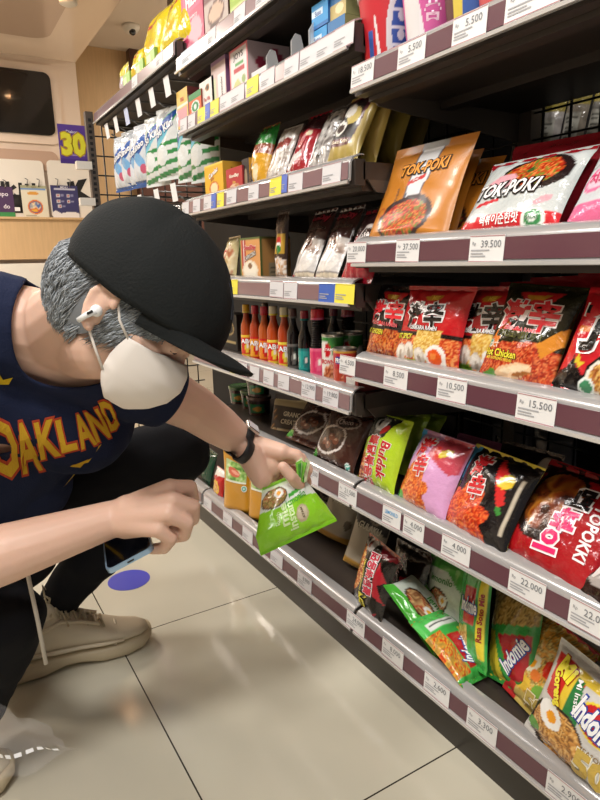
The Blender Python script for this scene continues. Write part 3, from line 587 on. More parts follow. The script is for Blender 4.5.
# ---- far side of shelf B: brown bags, granola, tubs
def a_choc(nu, nv, s):
    A = Art(nu, nv, '452820', s); A.ell(.42, .42, .36, .24, 'd8d0cc', 20); A.ell(.42, .42, .325, .205, '38201a', 20); A.ell(.62, .76, .26, .12, 'a89890', 10); A.ell(.62, .76, .235, .095, '38201a', 10)
    for (u, v) in ((.28, .36), (.44, .46), (.56, .42), (.4, .32)): A.ell(u, v, .075, .06, '6a3a28'); A.ell(u - .02, v + .02, .03, .02, 'b08a74')
    A.ell(.06, .12, .1, .07, '4a9a3c'); return A
pack('chocolate_cereal_bag', 'chocolate brown cereal bag with white rings, nearer of the two', 'bag', [(312, 463, .70), (351, 483, .70), (322, 412, .755)], .022, lambda nu, nv, s: (lambda A: (halal(A, .9, .12, .05, '58b0a0'), A)[-1])(a_choc(nu, nv, s)), [T('Choco', .6, .76, .012, col='b8a8a0', wid=.05, rot=8)], 'brown cereal bags', nu=44, nv=48, w=.155, h=.135)
pack('chocolate_cereal_bag', 'chocolate brown cereal bag leaning beside the granola pouch, farther of the two', 'bag', [(290, 448, .72), (322, 462, .74), (318, 408, .80)], .018, a_choc, [], 'brown cereal bags', nu=36, nv=36, w=.15, h=.13)
def a_gran(nu, nv, s):
    A = Art(nu, nv, 'c8b48a', s); A.rect(0, .44, 1, .82, '3a2a22'); A.rect(0, .94, 1, 1, 'b8a47a'); A.ell(.8, .18, .2, .12, '2a211e', 15); A.food(A.em(.8, .18, .17, .09, 15), ['2a1c14', '5a3a24', '8a6a44'], 14, 3, False)
    for (u, v) in ((.12, .6), (.08, .46), (.16, .38), (.1, .28), (.14, .16), (.18, .08), (.06, .7)): A.ell(u, v, .07, .035, '6a4426', 40); A.ell(u, v + .01, .04, .015, 'c89a60', 40)
    return A
pack('granola_pouch', 'cream and brown granola pouch with a window of cereal', 'pouch', [(266, 452, -1.66), (306, 460, -1.60), (265, 392, -1.68)], .02, a_gran, [T('GRANOLA', .62, .69, .012, col='e8dcc0', wid=.075, bold=.03), T('CREATIONS', .62, .56, .012, col='e8dcc0', wid=.08, bold=.03)], None, 'pouch', 'foil', nu=48, nv=56)
def jar(name, label, cat, base, r, hgt, body, lidc, texts=(), group=None, taper=1., lidh=.2, mt='glossv', paint=None):
    mw = Matrix.Translation(base); root = thing(name, label, cat, mw, group)
    n = 40; A = paint(n, 20, 2 * math.pi * r / hgt) if paint else Art(n, 4, body)
    zt = hgt * (1 - lidh)
    def S(u, v, off=0):
        rr = r * (taper + (1 - taper) * v) + off; a = math.pi * 1.5 - (.5 - u) * 2 * math.pi - math.radians(30)
        return Vector((rr * math.cos(a), rr * math.sin(a), v * zt))
    mb = MB(); sheet(mb, S, A); mb.lathe([(r * taper * .9, 0), (r * taper, .001)], n, col=lin(body)); mb.lathe([(r * .98, zt - .001), (r * .9, zt)], n, col=lin(body))
    for tx in texts: put_text(mb, S, 2 * math.pi * r, zt, *tx[:4], **dict(dict(off=.0006), **tx[4]))
    b = mb.build('container', M[mt], root, sharp=50)
    mb = MB(); k = hgt * lidh; mb.lathe([(r * 1.03, zt), (r * 1.06, zt + .002), (r * 1.06, zt + k - .002), (r * 1.02, zt + k), (r * .9, zt + k - .002)], n, col=lin(lidc)); mb.build('lid', M['glossv'], root, sharp=40)
    return root
SB = SZ['B'] + .001
def a_tub(nu, nv, s): A = Art(nu, nv, '3c2620', s); A.rect(.36, .2, .6, .75, '2c7a4a'); A.ell(.48, .45, .06, .16, 'd8a040'); A.rect(0, 0, 1, .1, '5a3a30'); return A
pb = at(261, 452, X=.80); pb.z = SB
jar('dessert_tub', 'brown tub with a green label, lower of two stacked behind the watch', 'tub', pb, .035, .055, '3c2620', '6a4a40', [], 'brown dessert tubs', .88, paint=a_tub)
jar('dessert_tub', 'brown tub with a green label, on top of another tub left of the granola pouch', 'tub', pb + Vector((0, 0, .0565)), .035, .055, '3c2620', '6a4a40', [], 'brown dessert tubs', .88, paint=a_tub)
for i, dy in enumerate((.085, .17)):
    jar('dessert_tub', ['brown tub half hidden by the forearm, left of the stacked tubs', 'farthest brown tub on the shelf, behind the forearm'][i], 'tub', pb + Vector((.02, dy, 0)), .035, .055, '3c2620', '4a6a40', [], 'brown dessert tubs', .88, paint=a_tub)
def foil_bag(*a, **k): return pack(*a, **k)
pack('snack_bag', 'dark green snack bag under the bottle shelf, beside the cap brim', 'bag', [(222, 440, .80), (246, 446, .78), (224, 386, .83)], .02, '1f3a26', [], None, nu=20, nv=20, w=.13, h=.10)
# ---- shelf A (bottom, near)
SA = SZ['A']
def a_bulb(nu, nv, s):
    A = Art(nu, nv, '17120f', s); A.ell(.12, .52, .24, .34, '2a1a14', 0); A.food(A.em(.08, .52, .24, .33), ['8a2c14', 'd87830', 'e8c070', 'b04820'], 8, 4); A.ell(.25, .9, .12, .09, 'b8b0ac'); A.ell(.22, .9, .05, .05, '6a2a20'); A.poly([(.7, .8), (.95, .6), (.8, .5), (1, .3), (.7, .36)], 'b01c2c'); A.poly([(.3, .1), (.55, .0), (.9, .15), (.8, .05), (.5, -.1)], 'b01c2c'); A.poly([(.45, 1), (.6, .85), (1, .9), (1, 1)], '7a1420'); return A
pack('fire_noodle_pack', 'black and red fire noodle pack leaning at the left end of the lowest shelf', 'noodle pack', [(348, 601, .70), (384, 640, .678), (382, 541, .74)], .02, a_bulb,
     [T('불닭볶음면', .56, .58, .030, col='c82848', out='f4eef0', wid=.085, rot=98, bold=.04, ow=.06), T('핵', .52, .17, .030, col='e8d83c', out='1a1408', rot=95, bold=.05, ow=.05), T('HOT CHICKEN FLAVOR RAMEN', .36, .45, .005, col='e8d83c', wid=.08, rot=95)], kb, nu=48, nv=52, w=.125, h=.15)
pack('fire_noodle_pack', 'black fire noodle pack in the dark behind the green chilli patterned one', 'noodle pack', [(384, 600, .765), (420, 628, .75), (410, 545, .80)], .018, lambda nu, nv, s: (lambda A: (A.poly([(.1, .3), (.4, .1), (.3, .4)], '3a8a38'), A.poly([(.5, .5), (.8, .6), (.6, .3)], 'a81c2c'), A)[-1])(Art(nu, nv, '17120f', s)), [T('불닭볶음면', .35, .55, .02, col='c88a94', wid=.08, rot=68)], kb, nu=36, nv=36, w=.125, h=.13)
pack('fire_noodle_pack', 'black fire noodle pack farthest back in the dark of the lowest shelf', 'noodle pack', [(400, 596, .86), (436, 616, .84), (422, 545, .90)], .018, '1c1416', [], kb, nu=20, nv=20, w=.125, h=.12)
def a_lemo(nu, nv, s):
    A = Art(nu, nv, 'd0d8cc', s); A.rect(0, .82, 1, 1, '5ab04a'); A.rect(0, 0, 1, .22, '54b840'); A.poly([(.55, .82), (1, .82), (1, .55)], '4aa03c'); A.ell(.4, .38, .26, .2, '4a3226'); A.food(A.em(.4, .38, .23, .17), ['8a5a3a', 'd8b078', 'b04a30'], 8, 3); A.ell(.55, .42, .09, .08, 'f4f2ea'); A.ell(.55, .42, .04, .035, 'f0b030'); return A
lm = 'green and white healthy noodle packs'
pack('healthy_noodle_pack', 'green and white noodle pack standing upright in the shade at the back', 'noodle pack', [(418, 636, .775), (470, 668, .76), (432, 558, .82)], .016, a_lemo, [T('lemonilo', .45, .7, .012, col='3a8a34', wid=.07)], lm, nu=40, nv=44, w=.13, h=.135)
pack('healthy_noodle_pack', 'green and white noodle pack lying tilted with a twisted green end toward the black pack', 'noodle pack', [(386, 603, .685), (432, 668, .70), (410, 588, .76)], .016, a_lemo, [T('lemonilo', .62, .66, .014, col='3f9a38', wid=.075)], lm, nu=44, nv=40, w=.16, h=.10, lift=.0)
def a_soto(nu, nv, s):
    A = Art(nu, nv, '3fa84a', s); A.rect(.0, .28, 1, .7, '2f8a3c'); A.food(A.pm([(.05, .1), (.5, .06), (.5, .4), (.08, .36)]), ['a8843c', 'e0cc84', 'c8a050'], 9, 3); A.rect(.32, .42, .72, .78, 'b81c24'); A.rect(.78, .12, .96, .92, 'e8d43c'); A.rect(0, .93, 1, 1, '58c060'); return A
st = lambda: [T('Indomie', .52, .60, .022, col='f4f4f8', out='2a4aa0', wid=.048, bold=.03, ow=.06), T('Rasa Soto Mie', .87, .52, .010, col='a02020', wid=.08, rot=90, bold=.03)]
sg = 'green soto noodle packs'
pack('soto_noodle_pack', 'green soto noodle pack standing on end with its yellow side strip upright', 'noodle pack', [(459, 636, .74), (486, 652, .72), (464, 552, .78)], .014, a_soto, st(), sg, nu=40, nv=44, w=.095, h=.175)
def a_soto2(nu, nv, s):
    A = Art(nu, nv, '45b04e', s); A.rect(0, .72, 1, 1, '58c45c'); A.rect(.15, .74, .85, .84, 'e8ece4'); A.rect(.2, .78, .8, .8, '202020'); A.food(A.pm([(0, .1), (.3, .1), (.3, .7), (0, .7)]), ['a8843c', 'e8b040', 'c83018'], 7, 3); A.rect(.32, .14, .66, .6, 'b81c24'); A.rect(.72, .08, .9, .66, 'e8d43c'); A.rect(0, 0, 1, .06, '3a9a40'); return A
st2 = lambda: [T('Indomie', .5, .36, .020, col='f4f4f8', out='2a4aa0', wid=.05, rot=60, bold=.03, ow=.06), T('Rasa Soto Mie', .81, .37, .010, col='a02020', wid=.065, rot=90, bold=.03)]
pack('soto_noodle_pack', 'green soto noodle pack lying over the front edge, nearest the price rail', 'noodle pack', [(462, 712, -1.03), (500, 692, -1.09), (416, 640, -1.14)], .018, a_soto2, st2(), sg, nu=44, nv=54)
pack('soto_noodle_pack', 'green soto noodle pack lying behind the one at the rail, its white flap showing', 'noodle pack', [(496, 692, -1.11), (534, 674, -1.17), (448, 628, -1.20)], .018, a_soto2, st2(), sg, nu=44, nv=54)
def a_indo(base='3a9a44'):
    def f(nu, nv, s):
        A = Art(nu, nv, base, s); A.food(A.pm([(0, .55), (1, .7), (1, 1), (0, 1)]), ['6a5024', 'c8a860', 'a07c3c'], 10, 2); A.poly([(.3, .5), (.95, .6), (.9, .15), (.6, .08)], 'b01c26'); A.poly([(.0, .5), (.2, .52), (.45, .05), (.2, .05)], 'd8c43a'); return A
    return f
pack('instant_noodle_pack', 'green instant noodle pack with a red badge standing behind the colourful one', 'noodle pack', [(487, 668, .745), (533, 692, .73), (497, 575, .80)], .016, a_indo(), [T('Indomie', .66, .36, .026, col='f4f4f8', out='2a4aa0', wid=.07, rot=50, bold=.03, ow=.05)], 'instant noodle packs on the lowest shelf', nu=44, nv=48, w=.12, h=.16)
def a_fifty(nu, nv, s):
    A = Art(nu, nv, 'c8b060', s); A.food(A.pm([(0, .15), (1, .2), (1, 1), (0, 1)]), ['8a6a2c', 'e8d480', 'c88c3c', 'e8a840'], 9, 6); A.ell(.62, .56, .1, .09, 'd83018'); A.ell(.34, .5, .13, .09, 'f4ecd0', 30); A.ell(.34, .5, .06, .045, 'f0a820', 30); A.ell(.35, .26, .12, .08, 'e8c040', 30); A.ell(.62, .3, .12, .07, '7ab040', 20); A.ell(.48, .42, .1, .06, 'e88038'); A.poly([(0, .0), (.25, 0), (.12, .75), (0, .8)], 'b8282a'); A.rect(.05, .28, .18, .5, 'e8c030'); return A
pack('instant_noodle_pack', 'colourful noodle pack with vegetables leaning left of the big white one', 'noodle pack', [(505, 704, .735), (548, 750, .72), (535, 634, .79)], .02, a_fifty, [T('50', .62, .14, .028, col='b8a050', out='f0e8c8', bold=.05, ow=.04), T('Soto', .1, .55, .012, col='f0e040', rot=75)], 'instant noodle packs on the lowest shelf', nu=50, nv=54, w=.115, h=.15)
def a_goreng(nu, nv, s):
    A = Art(nu, nv, 'cfccc8', s); A.rect(0, .9, 1, 1, 'dcdad8'); A.poly([(.06, .9), (.5, .9), (.42, .5), (.1, .5)], 'cc2a24'); A.poly([(.3, .9), (.96, .9), (.96, .84), (.45, .82), (.38, .44), (.3, .46)], 'e8c83c'); A.poly([(.38, .84), (.46, .84), (.6, .36), (.5, .36), (.38, .5)], '1f7a3c')
    A.ell(.76, .6, .24, .17, 'e8d040', -12); A.ell(.76, .6, .22, .15, 'c41c24', -12)
    A.ell(.36, .24, .36, .26, '2a1c16'); A.food(A.em(.38, .24, .33, .23), ['7a4a1c', 'd89a48', 'b87830', 'e8bc70'], 12, 6); A.ell(.26, .36, .17, .11, 'f4f2ee', -10); A.ell(.28, .35, .07, .05, 'f0a020'); A.ell(.1, .14, .1, .05, '5a9a38'); return A
pack('instant_noodle_pack', 'big white fried noodle pack with an egg in the bottom right corner', 'noodle pack', [(526, 738, .690), (600, 815, .675), (534, 652, .73)], .022, a_goreng,
     [T('Indomie', .76, .6, .032, col='f6f6fa', out='2040a0', wid=.075, bold=.04, ow=.05, rot=-12), T('Mi', .24, .82, .022, col='f4e43c', out='a01c14', bold=.05, ow=.04, rot=-12), T('Goreng', .22, .63, .018, col='f4e43c', out='a01c14', wid=.05, bold=.05, ow=.04, rot=-60), T('Mi Instan', .47, .68, .008, col='ffffff', wid=.05, rot=-72), T('50', .82, .2, .034, col='c8a848', out='f8f4e0', bold=.06, ow=.03), T('SEASON', .8, .33, .007, col='8a6a2c')], 'instant noodle packs on the lowest shelf', nu=70, nv=76, w=.145, h=.155)
pack('instant_noodle_pack', 'noodle pack at the right edge, behind the big white one', 'noodle pack', [(556, 690, .76), (616, 730, .745), (582, 600, .82)], .016, a_goreng, [T('Indomie', .76, .6, .028, col='f6f6fa', out='2040a0', wid=.07, bold=.04, ow=.05, rot=-12)], 'instant noodle packs on the lowest shelf', nu=36, nv=36, w=.13, h=.14)
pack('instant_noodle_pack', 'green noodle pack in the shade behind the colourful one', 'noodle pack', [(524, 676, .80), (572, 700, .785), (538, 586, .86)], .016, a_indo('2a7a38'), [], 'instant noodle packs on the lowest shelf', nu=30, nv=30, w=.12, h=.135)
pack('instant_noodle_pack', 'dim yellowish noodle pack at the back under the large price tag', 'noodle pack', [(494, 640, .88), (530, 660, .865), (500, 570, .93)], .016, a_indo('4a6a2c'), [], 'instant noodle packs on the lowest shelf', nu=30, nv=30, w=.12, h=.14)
# ---- sugar bags on lowest shelf, far bay
def a_gul(nu, nv, s):
    A = Art(nu, nv, 'b8ac98', s); A.rect(0, 0, 1, .1, 'b88a38'); A.poly([(0, 1), (1, 1), (1, .55), (.6, .66), (.2, .58), (0, .68)], '3a3430'); A.ell(.6, .8, .2, .12, '8a7a68'); A.ell(.6, .8, .12, .08, '2a2420'); A.ell(.85, .3, .1, .08, '6a5a44'); return A
gg = 'cream sugar bags on the lowest shelf'
YG = (1.08, 1.25, 1.42)
for i, (x, y, t, X) in enumerate(((343, 568, 505, .80), (316, 545, 488, .83), (292, 525, 478, .86))):
    pack('sugar_bag', ['cream and dark brown sugar bag, nearest one beside the black fire noodles', 'cream and dark brown sugar bag, the middle one behind the nearest', 'cream and dark brown sugar bag, farthest back and mostly hidden'][i], 'bag', [(x, y, -(.5 * X + .837 * YG[i] + .16)), (x + 34, y + 17, -(.5 * X + .837 * YG[i] + .11)), (x + 4, t, -(.5 * X + .837 * YG[i] + .17))], .02, a_gul, [T('GULAKU', .5, .62, .015, col='d8d0bc', wid=.06, bold=.03, rot=-4)], gg, 'pouch', 'foil', nu=30, nv=36, w=.095, h=.16)
# ---- cooking oil pouches etc
def oilpouch(label, x, y, X, dz=0):
    D0 = .5 * X + .837 * ysolve(x + 18, X, SA) + .15; P = [at(x, y, D=D0 + .03), at(x + 38, y + 14, D=D0 - .03), at(x - 10, y - 64, D=D0 + .02)]; P[0].z = P[1].z = SA + .002
    mw, w, h = frame(*P, w=.12, h=.185)
    root = thing('cooking_oil_pouch', label, 'pouch', mw, 'golden cooking oil pouches'); S = pillow_S(w, h, .028, 3, 'pouch'); Sb = pillow_S(w, h, .028, 3, 'pouch', back=True)
    mb = MB(); A = Art(20, 26, 'ffffff'); sheet(mb, S, A); sheet(mb, Sb, A, flip=True); mb.build('pouch_film', M['oil'], root)
    def aa(nu, nv, s):
        return Art(nu, nv, 'e8ecd8', s)
    mb = MB(); S2 = lambda u, v, off=0: S(.12 + .66 * u, .48 + .36 * v * (1 - .25 * u), off + .001)
    A = Art(30, 26, 'b8c890', 1.1); A.food(A.em(.5, .5, .5, .5), ['4a8a30', 'a8d070', 'e8f0c8'], 6, 3, False); A.ell(.42, .5, .3, .2, 'd86a50', -25); A.ell(.5, .5, .2, .08, 'f0a890', -25); A.rect(0, 0, 1, .1, 'e8ecd8'); sheet(mb, S2, A); mb.build('picture_label', M['film'], root)
    mb = MB(); S3 = lambda u, v, off=0: S(.66 + .16 * u, .36 + .1 * v, off + .0016); A = Art(14, 14, 'c08a28'); halal(A, .5, .5, .5, '6ab0a0'); sheet(mb, S3, A); mb.build('round_mark', M['film'], root)
    return root
oilpouch('golden cooking oil pouch with a salad picture, under the watch', 221, 486, .70)
oilpouch('golden cooking oil pouch right of the one with the clear picture, behind the hand', 247, 500, .73)
oilpouch('golden cooking oil pouch at the back, its yellow top showing under the forearm', 226, 470, .80)
def a_snk(nu, nv, s): A = Art(nu, nv, 'c02824', s); A.ell(.5, .35, .36, .25, 'e8b830'); A.food(A.em(.5, .35, .28, .18), ['e8a040', 'f0d880', 'c86a28'], 7, 2); A.poly([(0, .7), (1, .8), (1, 1), (0, 1)], 'e8e0d8'); return A
pack('snack_bag', 'red and yellow snack bag left of the cooking oil pouch', 'bag', [(208, 480, .70), (228, 496, .69), (211, 438, .73)], .016, a_snk, [], None, nu=30, nv=30, w=.08, h=.09)
pack('snack_bag', 'dark green bag beside the knee at the end of the lowest shelf', 'bag', [(196, 462, .72), (214, 478, .70), (204, 428, .76)], .02, '16402c', [], None, nu=20, nv=20, w=.09, h=.11)

# ---- sauce bottles and cans
S3z = SZ['F3'] + .001
def bottle(label, x, X, r, hgt, body, capc, labc, lab2, ribbed=False, neck=.36, group='sauce bottles on their shelf', square=False, lt=None):
    y = ysolve(x, X, S3z + hgt * .4); root = thing('sauce_bottle', label, 'bottle', Matrix.Translation((X, y, S3z)), group)
    zn = hgt * (1 - neck); ch = hgt * .15; nk = r * .46
    mb = MB(); pr = [(r * .9, 0), (r, .004), (r, zn * .9), (r * .92, zn * 1.0), (r * .62, zn + hgt * neck * .22), (nk, zn + hgt * neck * .45), (nk, hgt - ch)]
    if ribbed:
        pr = [(r * .9, 0), (r, .004), (r, hgt * .42)]; z = hgt * .42
        while z < hgt - ch - .004: k = r - (r - nk * 1.5) * ((z / hgt - .42) / .43); pr += [(k, z), (k * .86, z + .002), (k, z + .0045)]; z += .005
    mb.lathe(pr, 20, col=lin(body)); mb.build('glass_body', M['glossv'], root, sharp=50)
    mb = MB(); cr = nk * 1.35 if not ribbed else nk * 1.8; mb.lathe([(cr, hgt - ch), (cr, hgt - ch * .2), (cr * .9, hgt), (cr * .3, hgt)], 20, col=lin(capc)); mb.lathe([(cr * 1.06, hgt - ch), (cr * 1.06, hgt - ch * .8)], 20, col=lin(lab2)); mb.build('bottle_cap', M['glossv'], root, sharp=40)
    lh = zn * .62; z0 = zn * .08
    def S(u, v, off=0): a = math.pi * 1.5 - (.5 - u) * 2 * math.pi - math.radians(28); return Vector(((r + .0006 + off) * math.cos(a), (r + .0006 + off) * math.sin(a), z0 + v * lh))
    A = Art(36, 14, labc); A.rect(0, 0, 1, .12, lab2); A.rect(0, .9, 1, 1, lab2)
    for q in (.3, .55, .8): A.ell(q - .05, .42, .06, .26, lab2); A.ell(q - .03, .5, .03, .14, 'f4f0e4')
    mb = MB(); sheet(mb, S, A)
    if lt: put_text(mb, S, 2 * math.pi * r, lh, lt, .5, .72, lh * .2, col='ffffff', out='a01818', bold=.03, off=.0006)
    mb.build('bottle_label', M['glossv'], root)
bs = [(247, 'orange chilli sauce bottle with a yellow cap, leftmost in the row', .0155, .143, 'b04818', 'e8b020', 'd83024', 'f0d040'),
      (256, 'orange chilli sauce bottle with a red cap, second from the left', .0155, .143, 'b03c14', 'c82838', 'e8a020', 'c82020'),
      (265, 'orange chilli sauce bottle with a red cap, third from the left', .0155, .143, 'b8541c', 'c82838', 'e88820', 'c82020'),
      (274, 'orange chilli sauce bottle with a cream cap, left of the two cream capped ones', .0165, .146, 'b84818', 'e8dcc0', 'e83020', 'f0d848'),
      (285, 'orange chilli sauce bottle with a cream cap, right of the two cream capped ones', .0165, .146, 'b04018', 'e8dcb8', 'e02c20', 'f0d848')]
for (x, lab, r, hgt, body, capc, lc, l2) in bs: bottle(lab, x, .715, r, hgt, body, capc, lc, l2, lt='ABC')
bottle('black soy sauce bottle with a brown cap, between orange and teal labelled bottles', 293.5, .715, .015, .145, '1a1210', '5a3a34', '2a2624', '6a6460', lt=None)
bottle('black sauce bottle with a maroon cap and a teal label', 305, .715, .015, .143, '120e0c', 'a02838', '2aa098', '1c7a78', neck=.4)
bottle('ribbed black sauce bottle with a bright red cap and pink label', 318, .712, .0175, .150, '161010', 'd02030', 'd83868', 'e86088', ribbed=True)
bottle('ribbed black sauce bottle with a red cap in the shade behind the cans', 348, .80, .0175, .150, '161010', 'a81c28', 'a02c48', 'c04868', ribbed=True)
bottle('black sauce bottle with a maroon cap in the shade behind the ribbed one', 334, .80, .015, .148, '120e0c', '8a2030', '6a2030', '902030')
bottle('dark sauce bottle in the shade farther behind the orange ones', 266, .80, .015, .14, '2a1410', '6a5040', '5a3020', '8a6020')
def can(label, x, X, r, hgt, paint, texts, zoff=0):
    y = ysolve(x, X, S3z + hgt * .5); root = thing('food_can', label, 'can', Matrix.Translation((X, y, S3z)), 'food cans beside the bottles')
    def S(u, v, off=0): a = math.pi * 1.5 - (.5 - u) * 2 * math.pi - math.radians(35); return Vector(((r + off) * math.cos(a), (r + off) * math.sin(a), .003 + v * (hgt - .006)))
    A = paint(48, 20, 2 * math.pi * r / hgt); mb = MB(); sheet(mb, S, A)
    for tx in texts: put_text(mb, S, 2 * math.pi * r, hgt, *tx[:4], **dict(dict(off=.0005), **tx[4]))
    mb.build('can_wrapper', M['glossv'], root)
    mb = MB(); mb.lathe([(r * .92, .002), (r * 1.02, 0), (r * 1.02, .004), (r * .99, .0045)], 32); mb.lathe([(r * .99, hgt - .005), (r * 1.02, hgt - .004), (r * 1.02, hgt), (r * .94, hgt), (r * .92, hgt - .003), (.001, hgt - .003)], 32); mb.build('tin_rims', M['tin'], root, sharp=40)
def a_can1(nu, nv, s): A = Art(nu, nv, 'e8e4dc', s); A.poly([(0, 1), (1, 1), (1, .7), (.62, .72), (.5, .6), (.42, .86), (.36, .86), (0, .8)], '3a8a3a'); A.ell(.42, .68, .05, .16, 'c82028'); A.food(A.pm([(.34, .0), (.7, .0), (.66, .3), (.5, .4), (.36, .28)]), ['8a3018', 'd87848', 'e8b088'], 14, 2); A.rect(.7, 0, .9, 1, '3a8a3a'); return A
def a_can2(nu, nv, s): A = Art(nu, nv, 'b8402c', s); A.rect(.3, .5, .58, .9, 'b02030'); A.rect(.36, .62, .56, .82, '283c90'); A.food(A.pm([(.35, 0), (.9, 0), (.9, .5), (.5, .42)]), ['8a2c18', 'd86848', 'e89878'], 12, 2); A.rect(0, .95, 1, 1, 'c89a40'); return A
can('tall food can with a green and white label, right of the bottles', 333, .725, .024, .100, a_can1, [T("AYAM", .42, .7, .006, col='ffffff'), T("BROWNIE'S", .45, .42, .010, col='c82028', wid=.045, bold=.03)])
can('short tomato red can with a blue badge, in front of the green one', 345, .71, .024, .078, a_can2, [T('PRONAS', .46, .72, .010, col='ffffff', wid=.03, bold=.03)])
can('green topped food can in the shade behind the red one', 352, .775, .024, .100, a_can1, [])
carton('snack_box', 'dark red box lying at the right end of the bottle shelf', 'box', Vector((.69, .982, S3z)), Vector((.69, .935, S3z)), .05, .09, lambda nu, nv, s: (lambda A: (A.rect(.15, .2, .75, .5, 'e8e4e0'), A)[-1])(Art(nu, nv, 'a83028', s)), '7a2420')
carton('snack_box', 'black box with an emblem standing left of the sauce bottles', 'box', Vector((.75, 1.70, S3z)), Vector((.75, 1.60, S3z)), .105, .05, lambda nu, nv, s: (lambda A: (A.ell(.5, .6, .3, .2, 'c8b078'), A.ell(.5, .6, .24, .15, '2a2420'), A.rect(.1, .2, .9, .26, 'c8b078'), A)[-1])(Art(nu, nv, '1e1a18', s)), '3a302a')

# ---- F4: coffee
S4 = SZ['F4'] + .001
def pat(x, X, z): return Vector((X, ysolve(x, X, z), z))
def a_gd(nu, nv, s):
    A = Art(nu, nv, 'd89a5c', s); A.rect(0, 0, .08, 1, '4a6a34'); A.rect(0, .95, 1, 1, '5a6a34'); A.rect(.12, .3, .18, .95, 'b02828'); A.rect(.24, .3, .3, .95, 'b02828'); A.rect(.18, .3, .24, .95, 'e8e4dc'); A.ell(.5, .24, .38, .24, 'e8dcc4'); A.ell(.5, .26, .3, .18, 'f2ead8'); A.ell(.5, .36, .1, .07, '8a6440'); A.rect(0, 0, 1, .05, 'e8e0d4'); return A
def a_gds(nu, nv, s):
    A = Art(nu, nv, 'a87a44', s); A.rect(0, .94, 1, 1, '5a5a2c'); A.rect(0, 0, .06, 1, '4a5a2c'); A.rect(.3, 0, .85, .4, '8a7a60')
    for q in range(7): A.rect(.34, .04 + q * .05, .8, .06 + q * .05, '4a4030')
    return A
carton('coffee_carton', 'orange cappuccino carton with a cup of frothy coffee on its face', 'carton', pat(241, .70, S4), pat(261, .70, S4), .105, .085, a_gd, a_gds, [T('GoodDay', .52, .76, .014, col='c82838', out='f4ece0', wid=.062, bold=.04, ow=.05), T('CAPPUCCINO', .54, .58, .010, col='f4f0e8', out='2a201c', wid=.06, rot=14, ow=.08)], [T('Cappuccino', .6, .75, .009, col='4a2c14', wid=.04)])
def a_cream(nu, nv, s): A = Art(nu, nv, 'd0c090', s); A.food(A.em(.6, .4, .4, .4), ['c8a878', 'e8dcb8', 'b06a4a'], 4, 2, False); A.ell(.4, .55, .2, .12, 'b83038'); A.ell(.4, .55, .14, .07, 'e8dcc0'); return A
pack('cookie_bag', 'cream bag with a red mark left of the cappuccino carton', 'bag', [(221, 286, .72), (241, 286, .71), (221, 240, .745)], .02, a_cream, [], None, nu=30, nv=30, w=.085, h=.115)
def a_str(nu, nv, s): A = Art(nu, nv, '38241c', s); A.rect(.25, .40, .95, .66, 'b8902c'); A.ell(.55, .55, .2, .09, 'c83028'); A.ell(.55, .50, .2, .06, 'e8e4dc'); A.ell(.58, .45, .2, .06, '2a7a3c'); A.food(A.pm([(0, 0), (1, 0), (1, .3), (.6, .36), (0, .3)]), ['e8e0d4', 'c8966a', 'f4f0ec', 'e0a050'], 5, 2, False); return A
pack('gift_bag', 'tall narrow brown bag with an Italian coloured label, between carton and white coffee bags', 'bag', [(273, 288, .72), (291, 289, .715), (277, 197, .735)], .014, a_str, [], None, nu=30, nv=50, w=.055, h=.16)
def a_wc(nu, nv, s):
    A = Art(nu, nv, 'd4d0cc', s); A.rect(0, .5, 1, 1, '4a2c28'); A.food(A.pm([(0, .36), (1, .36), (1, .56), (0, .56)]), ['8a7468', 'c8b8ac', 'd4d0cc'], 3, 2, False); A.ell(.5, .48, .22, .07, '7a5240'); A.ell(.5, .48, .12, .035, '3a241c'); A.ell(.5, .26, .42, .14, 'e8e4de'); A.ell(.5, .30, .36, .1, 'dcd8d4'); A.rect(0, 0, .12, .1, 'b8283a'); A.rect(.05, .1, 1, .13, '8a8684'); A.rect(0, .64, .1, .9, 'b82834'); A.rect(.12, .0, 1, .1, 'd8cbb4'); return A
wc = lambda: [T('GoodDay', .5, .84, .018, col='a83040', out='3a1c1c', wid=.07, bold=.04), T('Cappuccino', .5, .68, .012, col='2a1c18', out='8a7468', wid=.075, rot=6)]
pack('coffee_bag', 'white and brown coffee bag, left of the two leaning together', 'bag', [(287, 290, .70), (316, 290, .70), (322, 205, .79)], .016, a_wc, wc(), 'white and brown coffee bags', nu=36, nv=50, w=.088, h=.17, kind='pillow')
pack('coffee_bag', 'white and brown coffee bag, right of the two leaning together', 'bag', [(310, 290, .692), (338, 290, .692), (340, 205, .785)], .016, a_wc, wc(), 'white and brown coffee bags', nu=36, nv=50, w=.085, h=.17)
def a_redc(nu, nv, s): A = Art(nu, nv, '8a1424', s); A.rect(0, .6, 1, 1, '34181c'); A.poly([(.1, .5), (.5, .72), (.9, .7), (.5, .55), (.2, .4)], 'd0c8c4'); A.ell(.6, .6, .2, .08, '2a1414'); A.rect(0, 0, 1, .28, 'a81c30'); return A
pack('coffee_bag', 'crimson coffee bag at the right end, next to the orange rice cake pouch', 'bag', [(338, 290, .69), (372, 290, .69), (368, 208, .77)], .02, a_redc, [T('Nescafe', .4, .5, .012, col='e8e0dc', wid=.06, rot=35, bold=.02), T('A', .7, .45, .03, col='e8e0e0', shear=.3)], None, nu=36, nv=44, w=.10, h=.155)
